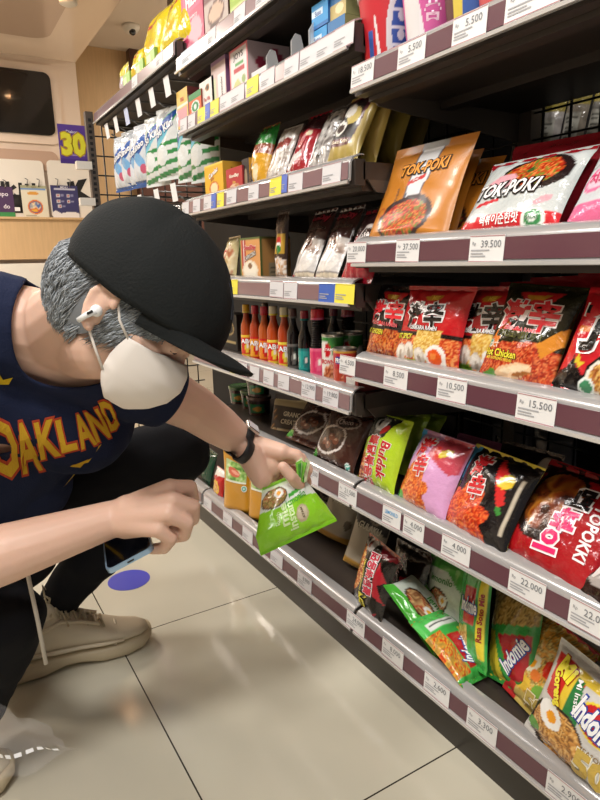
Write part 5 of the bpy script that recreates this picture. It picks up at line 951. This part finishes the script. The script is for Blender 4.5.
# left hand: pinches the top of the noodle pack
K = [P(282, 452, 1.10), P(285, 459, 1.125), P(284, 468, 1.15), P(278, 477, 1.168)]
for k, p in enumerate(K): body.cap(wrL, p, .024, .0155 - .001 * k)
body.cap(P(250, 455, 1.10), P(262, 478, 1.09), .024, .020); body.cap(P(262, 470, 1.10), P(272, 468, 1.11), .021, .019)
chain([K[0], P(297, 455, 1.10), P(304, 466, 1.10), P(303, 478, 1.095)], [.0125, .0105, .0098, .0088])
chain([K[1], P(301, 458, 1.12), P(308, 470, 1.115), P(303, 480, 1.102)], [.0125, .0105, .0098, .0086])
chain([K[2], P(302, 470, 1.145), P(307, 482, 1.14), P(301, 488, 1.13)], [.012, .010, .0095, .0085])
chain([K[3], P(294, 482, 1.165), P(300, 492, 1.16), P(294, 497, 1.15)], [.011, .009, .0085, .0078])
chain([P(290, 494, 1.13), P(299, 485, 1.085), P(291, 476, 1.062), P(283, 467, 1.058)], [.012, .0115, .011, .0100]); body.cap(P(256, 466, 1.11), P(276, 488, 1.13), .022, .020); body.cap(P(276, 488, 1.13), P(290, 494, 1.13), .019, .013)   # thumb over the twisted top
# right hand: fist round the phone
R = [P(170, 488, .905), P(172, 500, .885), P(168, 514, .875), P(158, 529, .875)]
for k, p in enumerate(R): body.cap(wrR, p, .026, .0145 - .0008 * k)
body.cap(P(128, 512, .90), P(150, 506, .895), .026, .022); body.cap(P(126, 524, .90), P(148, 524, .888), .022, .018)
chain([R[0], P(190, 487, .925), P(193, 500, .945), P(180, 508, .955)], [.0135, .0112, .0105, .009])
chain([R[1], P(193, 506, .905), P(193, 519, .925), P(178, 524, .945)], [.0135, .0112, .0105, .009])
chain([R[2], P(187, 523, .892), P(184, 535, .91), P(170, 538, .93)], [.013, .011, .0102, .009])
body.cap(P(166, 532, .90), P(176, 512, .92), .014, .014, 12)
chain([R[3], P(171, 539, .888), P(164, 548, .905), P(152, 549, .92)], [.012, .010, .0094, .0084])
chain([P(130, 510, .92), P(148, 512, .945), P(166, 508, .955), P(178, 500, .96)], [.018, .013, .0115, .0095])
bm_ = remeshed(body, .003, 3, 'body'); _b = bmesh.new(); _b.from_mesh(bm_); btree = BVHTree.FromBMesh(_b); _b.free()
bo = body_obj('body', bm_, M['skin'], per)
# ---- jersey
def hem(me, keepf):
    b = bmesh.new(); b.from_mesh(me); b.faces.ensure_lookup_table()
    dl = [f for f in b.faces if not keepf(f.calc_center_median())]; bmesh.ops.delete(b, geom=dl, context='FACES')
    bd = [(v, [e.other_vert(v) for e in v.link_edges if e.is_boundary]) for v in b.verts if any(e.is_boundary for e in v.link_edges)]
    for it in range(40):
        new = [(v, sum((o.co for o in nb), Vector()) / len(nb)) for v, nb in bd if nb]
        for v, c in new: v.co = v.co * .5 + c * .5
    ring = {v for v, _ in bd}
    for it in range(6):
        near_ = {o for v in ring for e in v.link_edges for o in [e.other_vert(v)]} - {v for v, _ in bd}
        for v in near_: v.co = v.co * .5 + sum((e.other_vert(v).co for e in v.link_edges), Vector()) / len(v.link_edges) * .5
    b.to_mesh(me); b.free(); me.update()
js = MB(); torso(js, .010)
js.cap(neck, neck + (shR - neck) * .6, .068, .066); js.cap(neck, neck + (shL - neck) * .6, .064, .062); js.cap(neck + (chest - neck) * .1, chest, .075, .11)
js.cap(shL, shL + (elL - shL) * .62, .066, .058); js.cap(shR, shR + (elR - shR) * .55, .07, .066)
me = remeshed(js, .0045, 10, 'jersey')
ax = (shL - shR).normalized()
def jf(p):
    q = Vector((p.x * 9, p.y * 9, p.z * 9)); return noise.noise(q) * 1.0 + noise.noise(Vector((p.dot(ax) * 22, p.z * 6, p.y * 6))) * .8
folds(me, .0045, jf)
colN = (neck - HO).normalized(); colC = neck + (chest - neck) * .10
def keepj(c):
    # round neckline: cut a tube running from the head through the neck base
    d = c - HO; t = d.dot(colN); r = (d - colN * t).length
    x, y = proj(c)
    if t < (neck - HO).length + .030 and r < .084: return False
    al = (c - shL).dot((elL - shL).normalized())
    if al > (elL - shL).length * .46 and (c - elL).length < .11 and (c - shL).dot(ax) > -.02: return False
    ar = (c - shR).dot((elR - shR).normalized())
    if ar > (elR - shR).length * .52 and (c - (shR + (elR - shR) * .7)).length < .13: return False
    return True
hem(me, keepj)
shirt = body_obj('jersey', me, mat('navy_jersey_knit', (26, 34, 60), .85, bump=.3, bscale=420, spec=.2), per)
sm = shirt.modifiers.new('thickness', 'SOLIDIFY'); sm.thickness = .003; sm.offset = 0
# lettering and emblem pressed on the chest
bmt = bmesh.new(); bmt.from_mesh(me); tree = BVHTree.FromBMesh(bmt); bmt.free()
nrm = cdir(.05, .05, 1).normalized()
def onshirt(x, y, off):
    o_ = P(x, y, .55); h = tree.ray_cast(o_, (P(x, y, 1.0) - o_).normalized())
    return (h[0] + h[1] * off * (1 if h[1].dot(nrm) > 0 else -1)) if h[0] is not None else None
lt = MB()
def glyph(ch, cx, cy, w_, h_, rot, sh=0):
    for bold, colr, off in ((.075, 'b8482c', .0028), (.03, 'cfa52c', .0040)):
        vs, fs, bx = letters(ch, bold, sh); base = letters(ch, 0, sh)[2]; W = base[1] - base[0]; Hh = base[3] - base[2]; ca, sa = math.cos(math.radians(rot)), math.sin(math.radians(rot)); pv = []; ok = True
        b2 = bmesh.new(); bv = [b2.verts.new((a, b, 0)) for a, b in vs]
        for f in fs:
            try: b2.faces.new([bv[i] for i in f])
            except ValueError: pass
        bmesh.ops.subdivide_edges(b2, edges=[e for e in b2.edges if e.calc_length() > .12], cuts=2); bmesh.ops.triangulate(b2, faces=b2.faces[:])
        vs = [(v.co.x, v.co.y) for v in b2.verts]; b2.verts.index_update(); fs = [tuple(v.index for v in f.verts) for f in b2.faces]; b2.free()
        for (a, b) in vs:
            a = (a - (base[0] + base[1]) / 2) / W * w_; b = (b - (base[2] + base[3]) / 2) / Hh * h_
            p = onshirt(cx + a * ca - b * sa, cy - (a * sa + b * ca), off); pv.append(p); ok &= p is not None
        good = [f for f in fs if all(pv[i] is not None for i in f)]; pv = [p if p is not None else Vector((0, 1, .3)) for p in pv]
        used = sorted({i for f in good for i in f}); mp = {i: k for k, i in enumerate(used)}
        lt.add([pv[i] for i in used], [tuple(mp[i] for i in f) for f in good], lin(colr))
for (ch, cx, cy, w_, h_, rot) in (('O', 4, 447, 26, 54, 14), ('A', 27, 446, 19, 46, 14), ('K', 47, 438, 18, 34, 12), ('L', 66, 434, 14, 30, 14), ('A', 83, 430, 14, 31, 20), ('N', 97, 424, 14, 30, 22), ('D', 110, 414, 11, 29, 20)): glyph(ch, cx, cy, w_, h_, rot, 0)
for tri in (((101, 443), (70, 465), (88, 461)), ((88, 458), (79, 466), (62, 487)), ((88, 458), (70, 465), (80, 466))):
    q_ = [onshirt(x, y, .003) for x, y in tri]
    if all(p is not None for p in q_): lt.add(q_, [(0, 1, 2)], lin('cfa52c'))
# emblem: a curved tick at the left breast
tick = [(-6, 376), (0, 384), (9, 383), (13, 376), (6, 379), (2, 378), (0, 373)]
pv = [onshirt(x, y, .003) for x, y in tick]
if all(p is not None for p in pv): lt.add(pv + [sum(pv, Vector()) / len(pv)], [(i, (i + 1) % 7, 7) for i in range(7)], lin('e0c02c'))
lo = lt.build('jersey_lettering', M['cloth'], shirt, smooth=False)
# ---- trousers
tr = MB(); tr.cap(hipL, knL, .098, .068); tr.cap(hipL + Vector((0, 0, -.03)), knL + Vector((-.03, 0, -.02)), .09, .06); tr.cap(knL, knL + (anL - knL) * .4, .066, .062); tr.cap(knL + (anL - knL) * .4, anL, .062, .042)
tr.cap(pelv, hipL, .125, .10); tr.cap(pelv, hipR, .125, .10); tr.cap(pelv, waist, .12, .10); tr.cap(hipR, knR, .095, .066); tr.cap(knR, P(-20, 700, 1.04), .064, .05); tr.cap(P(-20, 700, 1.04), anR, .05, .045)
tr.cap(P(30, 560, 1.24), P(-20, 590, 1.22), .05, .06)
me = remeshed(tr, .006, 6, 'trousers')
folds(me, .007, lambda p: noise.noise(Vector((p.x * 10, p.y * 10, p.z * 16))) + .5 * noise.noise(Vector((p.x * 24, p.y * 18, p.z * 30))))
body_obj('trousers', me, M['trouser'], per)
# ---- sneakers
def sneaker(heel, toe, flip=1):
    U = (toe - heel); L = U.length; U.normalize(); N = Vector((0, 0, 1)); W = N.cross(U)
    mw = Matrix(((U.x, W.x, 0, heel.x), (U.y, W.y, 0, heel.y), (U.z, W.z, 1, 0), (0, 0, 0, 1)))
    def loft(secs, n=20, sq=2.4):
        mb = MB(); vs = []
        for (x, hw, z0, z1, cy) in secs:
            for k in range(n):
                a = 2 * math.pi * k / n; c, s = math.cos(a), math.sin(a); c = math.copysign(abs(c) ** (2 / sq), c); s = math.copysign(abs(s) ** (2 / sq), s)
                vs.append((x * L, hw * c + cy, (z0 + z1) / 2 + (z1 - z0) / 2 * s))
        m = len(secs); fs = [(i * n + k, i * n + (k + 1) % n, (i + 1) * n + (k + 1) % n, (i + 1) * n + k) for i in range(m - 1) for k in range(n)] + [tuple(reversed(range(n))), tuple((m - 1) * n + k for k in range(n))]
        mb.add(vs, fs); return mb
    root = thing('sneaker', '', '', mw)
    mb = loft([(-.02, .022, .016, .046, 0), (.0, .034, .004, .052, 0), (.1, .042, .002, .050, 0), (.28, .040, .002, .046, 0), (.42, .037, .012, .042, 0), (.52, .041, .012, .040, 0), (.66, .050, .001, .038, .003), (.82, .051, .0, .036, .003), (.93, .041, .006, .038, 0), (1.0, .024, .018, .040, 0), (1.012, .012, .024, .038, 0)], sq=4); so = mb.build('sole', M['sole'], root, sharp=50)
    mb = loft([(.01, .020, .04, .085, 0), (.04, .032, .036, .105, 0), (.14, .037, .034, .118, 0), (.26, .038, .034, .124, 0), (.36, .037, .034, .134, 0), (.46, .038, .032, .122, 0), (.58, .042, .031, .100, .002), (.7, .045, .031, .078, .003), (.82, .043, .031, .060, .002), (.92, .034, .031, .055, 0), (.985, .018, .033, .046, 0)], 26, 2.3)
    up = mb.build('upper', M['shoe'], root)
    mb = MB()       # raised overlays on the upper, both sides, plus the toe cap
    for s in (1, -1):
        mb.tube([(.10 * L, s * .0375, .05), (.22 * L, s * .039, .062), (.36 * L, s * .039, .055), (.52 * L, s * .041, .052), (.66 * L, s * .0455, .048), (.8 * L, s * .045, .044)], [.003, .004, .005, .004, .004, .003], 8)
        mb.tube([(.30 * L, s * .034, .106), (.42 * L, s * .029, .116), (.54 * L, s * .026, .104), (.66 * L, s * .025, .086)], .0045, 8); mb.tube([(.06 * L, s * .034, .07), (.12 * L, s * .037, .085), (.2 * L, s * .036, .096)], .003, 6)
    mb.tube([(.74 * L, .044, .038), (.76 * L, .034, .060), (.77 * L, 0, .068), (.76 * L, -.034, .060), (.74 * L, -.044, .038)], .003, 8); mb.build('overlay', M['shoe'], root)
    mb = loft([(.20, .018, .10, .136, 0), (.28, .026, .11, .156, 0), (.34, .026, .11, .160, 0), (.40, .022, .10, .142, 0)], 14); mb.build('tongue', M['shoe'], root)
    mb = MB()
    for k in range(6):
        x = (.36 + .055 * k) * L; z = .142 - .0105 * k; mb.tube([(x, .027, z - .010), (x + .006, .010, z), (x + .012, -.010, z - .001), (x + .016, -.027, z - .012)], .0026, 6); mb.tube([(x, -.027, z - .010), (x + .006, -.010, z), (x + .012, .010, z - .001), (x + .016, .027, z - .012)], .0026, 6)
    for s in (1, -1):
        mb.tube([(.36 * L, 0, .146), (.37 * L, .014 * s, .166), (.34 * L, .024 * s, .182), (.345 * L, .012 * s, .160), (.365 * L, 0, .146)], .0024, 6); mb.tube([(.36 * L, 0, .146), (.44 * L, .026 * s, .130), (.46 * L, .034 * s, .104)], .0022, 6)
    mb.build('laces', M['lace'], root)
    root.parent = per; root.matrix_parent_inverse = PINV; return root
sneaker(Vector((.02, 1.285, 0)), Vector((.335, 1.262, 0))); sneaker(Vector((-.29, .985, 0)), Vector((.018, 1.01, 0)))
# ---- hair: cap of scalp hair plus locks following the skull
hb = MB(); rnd = random.Random(3)
def scalp(th, ph, k=1.0):     # th from the crown down, ph round from the face
    return H(-.020 + .124 * k * math.sin(th) * math.cos(ph), .025 + .110 * k * math.cos(th), .080 * k * math.sin(th) * math.sin(ph))
base = MB(); vs = []; nth, nph = 18, 40
for i in range(nth + 1):
    for j in range(nph):
        ph = 2 * math.pi * j / nph; front = max(0, math.cos(ph)); lim = 2.42 - .85 * front ** .8 if front > 0 else 2.42; th = 1.3 + (lim - 1.3) * i / nth
        vs.append(scalp(th, ph, 1.0 + .02 * math.sin(j * 3) * (i > 2)))
fs = [(i * nph + j, (i + 1) * nph + j, (i + 1) * nph + (j + 1) % nph, i * nph + (j + 1) % nph) for i in range(nth) for j in range(nph)]
hb.add(vs, fs, lin('74787c'))
for q in range(5200):
    ph = rnd.uniform(-math.pi, math.pi); c = math.cos(ph)
    if c > .86: continue
    lim = 2.40 if c < .05 else 2.3 - .75 * c
    th = rnd.uniform(1.32, lim); e_ = scalp(th, ph)
    lf, lu = (e_ - HO).dot(hf) / HK, (e_ - HO).dot(hu) / HK
    if -.034 < lf < .018 and -.040 < lu < .040 and abs((e_ - HO).dot(hr)) > .04: continue
    ln = rnd.uniform(.25, .5) * (1 if th < 2.1 else .6); dph = rnd.uniform(-.10, .10) - (.16 if math.sin(ph) > 0 else -.16) * (1 if c > -.3 else .2) * -1
    pts = [scalp(th, ph, 1.0), scalp(th + ln * .5, ph + dph * .5, 1.045 + rnd.uniform(0, .02)), scalp(th + ln, ph + dph, 1.03 + rnd.uniform(-.02, .05))]
    g_ = rnd.uniform(.0, 1); col = lin((int(112 + 66 * g_), int(117 + 68 * g_), int(122 + 70 * g_)))
    w0 = rnd.uniform(.0006, .0012); a, b, d = pts; sd = (d - a).cross(a - H(0, .05)).normalized() * w0; out_ = (b - H(-.02, .025)).normalized() * w0
    hb.add([a - sd, a + sd, a + out_, b - sd, b + sd, b + out_, d], [(0, 1, 4, 3), (1, 2, 5, 4), (2, 0, 3, 5), (3, 4, 6), (4, 5, 6), (5, 3, 6)], col)
hb.build('hair', M['hair'], per, mw=None)
hb = MB()
for s in (1, -1):
    for k in range(14):
        t = k / 13; a = H(.112 - .018 * t, .050 + .003 * math.sin(t * 3), s * (.014 + .036 * t)); hb.tube([a, a + hf * -.004 + hu * .003 + hr * s * .007], [.0011, .0004], 5, lin('5a5450'))
lb = MB()
for s in (1, -1): lb.tube([H(.1085, .0165, s * .022), H(.1085, .0150, s * .032), H(.1045, .0155, s * .042)], [.0005, .0011, .0006], 6)
lb.build('eyelashes', M['lash'], per)
# ---- cap: crown of six panels, visor, button, eyelets, emblem
cb = MB(); n, m = 60, 26; CX, CU = .006, .044
def crown(th, ph, k=1.0):
    c, s = math.cos(ph), math.sin(ph); fx = .140 if c > 0 else .142; top = .143
    f = CX + fx * k * math.sin(th) ** (.78 if c > 0 else .95) * c - .028 * math.cos(th); u = CU + top * k * math.cos(th) + .016 * max(0, c) * math.sin(th) ** 3 * 1.2; r = .098 * k * math.sin(th) * s
    seam = min(abs(((ph + math.pi / 6) % (math.pi / 3)) - 0), abs(((ph + math.pi / 6) % (math.pi / 3)) - math.pi / 3)); d = -.0011 * math.exp(-(seam / .035) ** 2)
    wr = .0012 * math.sin(ph * 5 + th * 6) * math.sin(th); kk = 1 + (d + wr) / .1
    return H(CX + (f - CX) * kk, CU + (u - CU) * kk + .0, r * kk)
vs = []
for i in range(m + 1):
    th = .001 + (math.pi / 2 + .10) * i / m
    for j in range(n): vs.append(crown(th, 2 * math.pi * j / n))
cb.add(vs, [(i * n + j, (i + 1) * n + j, (i + 1) * n + (j + 1) % n, i * n + (j + 1) % n) for i in range(m) for j in range(n)])
capo = thing('baseball_cap', '', '', Matrix.Translation(H(0, .05)))
cr = cb.build('crown', M['cap']); sm = cr.modifiers.new('thickness', 'SOLIDIFY'); sm.thickness = .003; sm.offset = -1
vb = MB(); nu, nv = 36, 14; vs = []
for i in range(nv + 1):
    t = i / nv
    for j in range(nu + 1):
        s = -1 + 2 * j / nu; a = s * 1.22; rt = (CX + .138 * math.cos(a), .097 * math.sin(a))
        ext = .070 * (1 - abs(s) ** 3.2) * t; f = rt[0] + ext * (1.0); r = rt[1] * (1 - .06 * t); u = CU - .004 + .016 * math.cos(a) + .020 * (1 - (r / .097) ** 2) * t - .012 * t * t - .026 * (r / .097) ** 2 * min(1, t * 1.5)
        vs.append(H(f, u, r))
vb.add(vs, [(i * (nu + 1) + j, i * (nu + 1) + j + 1, (i + 1) * (nu + 1) + j + 1, (i + 1) * (nu + 1) + j) for i in range(nv) for j in range(nu)])
vi = vb.build('visor', M['cap']); sm = vi.modifiers.new('thickness', 'SOLIDIFY'); sm.thickness = .004; sm.offset = 0
st_ = MB()
for k in range(6): st_.tube([crown(.05 + 1.5 * q / 12, math.pi / 6 + k * math.pi / 3, 1.001) for q in range(13)], .0007, 5)
st_.tube([crown(math.pi / 2 + .04, 2 * math.pi * j / 40, 1.004) for j in range(41)], .0008, 5); sto = st_.build('seams', M['capth'])
bt = MB(); bt.ball(crown(.001, 0, 1.01), .0075, 14, 8, (1, 1, .55), HM); bto = bt.build('button', M['cap'])
ey = []
for k in range(6):
    e = MB(); c_ = crown(.62, k * math.pi / 3 + math.pi / 2 * 0 + .02, 1.004); nn = (c_ - H(CX, CU)).normalized(); a_ = nn.orthogonal().normalized(); b_ = nn.cross(a_)
    e.tube([c_ + (a_ * math.cos(w_) + b_ * math.sin(w_)) * .0032 for w_ in [2 * math.pi * z_ / 12 for z_ in range(13)]], .0011, 6, caps=False); ey.append(e.build('eyelet', M['capth']))
em = MB(); S = lambda u, v, off=0: crown(1.02 - .52 * (v - .5), -(u - .5) * .75 * -1, 1.0) + hf * (.004 + off); put_text(em, S, .07, .05, 'NY', .5, .5, .036, col='46505c', bold=.04, off=.001, wid=.038); emo = em.build('cap_emblem', M['cloth'])
capo.parent = per; capo.matrix_parent_inverse = PINV; bpy.context.view_layer.update(); cinv = capo.matrix_world.inverted()
for o in [cr, vi, sto, bto, emo] + ey: o.parent = capo; o.matrix_parent_inverse = cinv
# ---- mask with ear loops
km = MB(); nu, nv = 30, 26; vs = []
pc = [(.124, .010), (.137, -.004), (.144, -.028), (.138, -.054), (.120, -.080), (.094, -.102), (.078, -.104)]; pe = [(.052, -.008), (.048, -.025), (.046, -.04), (.047, -.055), (.050, -.07), (.058, -.085), (.066, -.096)]
def lerp(L, t): k = t * (len(L) - 1); i = min(int(k), len(L) - 2); f = k - i; f = f * f * (3 - 2 * f) if False else f; return tuple(L[i][q] * (1 - f) + L[i + 1][q] * f for q in range(len(L[0])))
for i in range(nv + 1):
    t = i / nv; c_ = lerp(pc, t); e_ = lerp(pe, t); wd = .070 - .024 * t ** 2
    for j in range(nu + 1):
        s = -1 + 2 * j / nu; k = (1 - abs(s) ** 1.75) ** .62 if abs(s) < 1 else 0
        vs.append(H(e_[0] + (c_[0] - e_[0]) * k, e_[1] + (c_[1] - e_[1]) * k + .002 * math.sin(s * 14 + t * 6) * (1 - k), wd * s * (1 + .10 * k)))
km.add(vs, [(i * (nu + 1) + j, i * (nu + 1) + j + 1, (i + 1) * (nu + 1) + j + 1, (i + 1) * (nu + 1) + j) for i in range(nv) for j in range(nu)])
mk = km.build('face_mask', M['mask'], per); sm = mk.modifiers.new('thickness', 'SOLIDIFY'); sm.thickness = .0016; sm.offset = 0
for s in (1, -1):
    tb = MB(); tb.tube([H(.054, -.008, s * .069), H(.030, .006, s * .078), H(.014, .024, s * .082), H(.004, .034, s * .082)], .0017, 8); tb.tube([H(.050, -.066, s * .062), H(.026, -.048, s * .074), H(.002, -.030, s * .081), H(-.010, -.022, s * .080)], .0017, 8); tb.build('ear_loop', M['mask'], mk)
tb = MB(); tb.ball(H(.000, -.004, .090), .0075, 14, 10); tb.tube([H(.002, -.004, .095), H(-.004, -.018, .098), H(-.009, -.030, .096)], [.0042, .0036, .0034], 10); eb = tb.build('earbud', M['buds'], per); tb = MB(); tb.tube([H(.001, -.006, .1005), H(-.002, -.014, .1025)], .0016, 8); tb.build('earbud_vent', M['blk'], eb)
# ---- wrist watch on the left arm
wd_ = (wrL - elL).normalized(); wc_ = elL + (wrL - elL) * .84; tocam = (Vector((0, 0, .84)) - wc_).normalized(); a_ = (tocam - wd_ * tocam.dot(wd_)); a_.normalize(); b_ = wd_.cross(a_)
up_ = cdir(0, 1, 0); up_ = (up_ - wd_ * up_.dot(wd_)).normalized(); a_ = (up_ * .80 + a_ * .6).normalized(); b_ = wd_.cross(a_)
wb = MB(); n = 40; vs = []
for i in range(n):
    a = 2 * math.pi * i / n; d_ = a_ * math.cos(a) + b_ * math.sin(a)
    hits = [btree.ray_cast(wc_ + d_ * .09 + wd_ * ww, -d_)[0] for ww in (-.008, 0, .008)]; r0 = max([(h - wc_).dot(d_) for h in hits if h is not None] or [.03])
    for (rr, ww) in ((r0 + .0002, -.009), (r0 + .003, -.0075), (r0 + .003, .0075), (r0 + .0002, .009)): vs.append(wc_ + d_ * rr + wd_ * ww)
    if i == 0: rw = r0 + .002
wb.add(vs, [(i * 4 + k, i * 4 + (k + 1) % 4, ((i + 1) % n) * 4 + (k + 1) % 4, ((i + 1) % n) * 4 + k) for i in range(n) for k in range(4)])
wat = thing('wrist_watch', '', '', Matrix.Translation(wc_))
sp = wb.build('strap', M['strap']); cb = MB(); cb.obox(wc_ + a_ * rw - b_ * .011 - wd_ * .014, b_ * .022, wd_ * .028, a_ * .007); cs_ = cb.build('watch_case', M['steel'], smooth=False); bv = cs_.modifiers.new('bevel', 'BEVEL'); bv.width = .002; bv.segments = 3
cb = MB(); cb.obox(wc_ + a_ * (rw + .0071) - b_ * .0085 - wd_ * .011, b_ * .017, wd_ * .022, a_ * .0004); dl_ = cb.build('dial', mat('silver_dial', (205, 205, 205), .2), smooth=False)
wat.parent = per; wat.matrix_parent_inverse = PINV; bpy.context.view_layer.update(); winv = wat.matrix_world.inverted()
for o in (sp, cs_, dl_): o.parent = wat; o.matrix_parent_inverse = winv
for o in per.children:
    if o.type == 'MESH': o.matrix_parent_inverse = PINV
# ---- held things
bl, br, tl = P(108, 573, .875), P(153, 549, .89), P(146, 519, .985)
mw, w_, h_ = frame(bl, br, tl, w=.072, h=.148)
ph_ = thing('phone', 'black screened phone with a pale blue metal frame held low in the fist', 'phone', mw)
mb = MB(); pts = []
for (cx, cy, a0) in ((.026, .138, 0), (-.026, .138, 90), (-.026, .010, 180), (.026, .010, 270)):
    for k in range(7): a = math.radians(a0 + 15 * k); pts.append((cx + .010 * math.cos(a), cy + .010 * math.sin(a)))
n = len(pts); mb.add([(x, y, -.0038) for x, y in pts] + [(x, y, .0038) for x, y in pts], [tuple(reversed(range(n))), tuple(range(n, 2 * n))] + [(i, (i + 1) % n, (i + 1) % n + n, i + n) for i in range(n)]); mb.build('metal_frame', M['pblue'], ph_, sharp=40)
mb = MB(); q = .93; mb.add([(x * q, (y - .074) * .97 + .074, .0038) for x, y in pts] + [(x * q, (y - .074) * .97 + .074, .0046) for x, y in pts], [tuple(reversed(range(n))), tuple(range(n, 2 * n))] + [(i, (i + 1) % n, (i + 1) % n + n, i + n) for i in range(n)]); mb.build('screen', M['glass'], ph_, smooth=False)
mb = MB(); mb.box((-.005, -.0006, -.0012), (.005, .0004, .0012)); mb.build('charging_port', M['blk'], ph_, smooth=False)
def a_held(nu, nv, s):
    A = Art(nu, nv, '8fd02c', s); A.poly([(.0, .60), (.30, .56), (.62, .62), (1, .55), (1, .88), (0, .88)], 'dfe6dc'); A.ell(.24, .74, .24, .16, '4a3a2c'); A.food(A.em(.24, .74, .22, .14), ['8a6a40', 'd8b878', 'a85040', '6a8a3c'], 9, 3); A.ell(.32, .78, .09, .07, 'f4f2ea'); A.ell(.32, .78, .04, .035, 'f0a820')
    A.poly([(.5, .64), (.86, .72), (.84, .78), (.5, .7)], '48a83c'); A.ell(.62, .34, .09, .14, 'b8a888', -15); A.ell(.62, .34, .07, .11, 'c8bca0', -15); A.rect(0, 0, 1, .05, '7cc024'); A.rect(0, .93, 1, 1, '6ab034'); A.rect(.0, .88, 1, .93, 'd8e8c8'); return A
bl, br, tl = P(261, 556, 1.03), P(337, 521, 1.09), P(252, 491, 1.07)
mw, w_, h_ = frame(bl, br, tl); S = pillow_S(w_, h_, .020, 5, 'pillow', pinch=(.70, .3, .50)); Sb = pillow_S(w_, h_, .020, 5, 'pillow', pinch=(.70, .3, .50), back=True)
mb = MB(); sheet(mb, S, a_held(60, 56, w_ / h_)); sheet(mb, Sb, Art(16, 20, '8cc83a'), flip=True)
for tx in [T('lemonilo', .60, .60, .012, col='3f9a3c', wid=.055, rot=8), T('mie', .36, .42, .017, col='d8f0b0', rot=90, bold=.03), T('instan', .46, .36, .015, col='d8f0b0', rot=90, bold=.03, wid=.045), T('kuah', .27, .4, .008, col='d8f0b0', rot=90), T('AYAM', .62, .34, .005, col='6a5a40', rot=90)]: put_text(mb, S, w_, h_, *tx[:4], **tx[4])
tf = MB(); tp = P(301, 470, 1.075)
for k in range(9):     # gathered, twisted end sticking up between thumb and finger
    a = k * .7; d_ = cdir(.15 * math.cos(a) + .05, 1, .3 * math.sin(a)).normalized(); sd = cdir(math.cos(a), .1, math.sin(a)).normalized() * .006; b0 = P(299 + k * .6, 482, 1.075)
    inv = mw.inverted(); q_ = [inv @ (b0 - sd), inv @ (b0 + sd), inv @ (b0 + sd * 1.3 + d_ * .034), inv @ (b0 - sd * .7 + d_ * (.036 + .004 * (k % 3)))]
    mb.add(q_, [(0, 1, 2, 3)], lin(('4fa03a', '88c850', 'cfe0b0')[k % 3]))
tag(mb.build('noodle_pack', M['film'], mw=mw), 'lime green and white noodle pack dangling from the left hand', 'noodle pack')
# ---- cord with a metal tip and the clear bag at the lower left
mb = MB(); mb.tube([P(24, 556, .93), P(30, 585, .93), P(38, 622, .94), P(46, 664, .95)], .0032, 10); tag(mb.build('lanyard', M['cord']), 'pale grey cord hanging down in front of the knee', 'lanyard')
mb = MB(); nu, nv = 24, 14; vs = []
c0, c1, c2, c3 = P(-30, 792, .80), P(78, 752, .84), P(-30, 690, .80), P(40, 725, .84)
for j in range(nv + 1):
    for i in range(nu + 1):
        u, v = i / nu, j / nv; p = (c0 * (1 - u) + c1 * u) * (1 - v) + (c2 * (1 - u) + c3 * u) * v; vs.append(p + cdir(0, 0, 1) * (.006 * math.sin(u * 13 + v * 5) + .004 * math.sin(v * 17 + u * 4)) + cdir(0, 1, 0) * .004 * math.sin(u * 9))
mb.add(vs, [(j * (nu + 1) + i, j * (nu + 1) + i + 1, (j + 1) * (nu + 1) + i + 1, (j + 1) * (nu + 1) + i) for j in range(nv) for i in range(nu)])
cbag = mb.build('plastic_bag', M['clear']); sm = cbag.modifiers.new('thickness', 'SOLIDIFY'); sm.thickness = .0006; tag(cbag, 'edge of a clear plastic bag with a dashed white line, lower left corner', 'bag')
mb = MB()
for k in range(9):
    u0, u1 = .1 + k * .1, .165 + k * .1; f = lambda u, v: (c0 * (1 - u) + c1 * u) * (1 - v) + (c2 * (1 - u) + c3 * u) * v + cdir(0, 0, 1) * (.008 + .006 * math.sin(u * 13 + v * 5))
    mb.add([f(u0, .30), f(u1, .30), f(u1, .36), f(u0, .36)], [(0, 1, 2, 3)])
d = mb.build('printed_dashes', M['dash'], cbag)

# ================================================================== LIGHT
w = bpy.data.worlds.new('world'); sc.world = w; w.use_nodes = True
w.node_tree.nodes['Background'].inputs[0].default_value = (1, .98, .96, 1); w.node_tree.nodes['Background'].inputs[1].default_value = .18
def area(x, y, z, size, power, col=(1, .97, .93), rot=(0, 0, 0), shape='DISK'):
    l = bpy.data.lights.new('ceiling_light', 'AREA'); l.shape = shape; l.size = size; l.energy = power; l.color = col
    o = bpy.data.objects.new('ceiling_light_source', l); C.objects.link(o); o.location = (x, y, z); o.rotation_euler = rot; return o
area(-.25, .1, 2.3, .35, 32)
area(-.5, 1.5, 2.3, .35, 26)
area(-.35, -1.0, 2.3, .5, 22)
area(-.35, 2.7, 2.3, .5, 10)
area(-.35, 4.0, 2.28, .5, 55, (1, .88, .76))
area(2.7, 4.8, 2.65, .5, 48, (1, .88, .74))
area(.45, .75, 2.31, .2, 4)
mb = MB(); mb.lathe([(.045, 0), (.045, .01), (.001, .012)], 32); o = mb.build('ceiling_lamp', M['lamp'], mw=Matrix.Translation((.876, 3.98, 2.325))); tag(o, 'round glowing downlight set in the lacquered soffit', 'lamp')
sc.view_settings.view_transform = 'Standard'; sc.view_settings.look = 'None'; sc.view_settings.exposure = -.08; sc.view_settings.gamma = 1
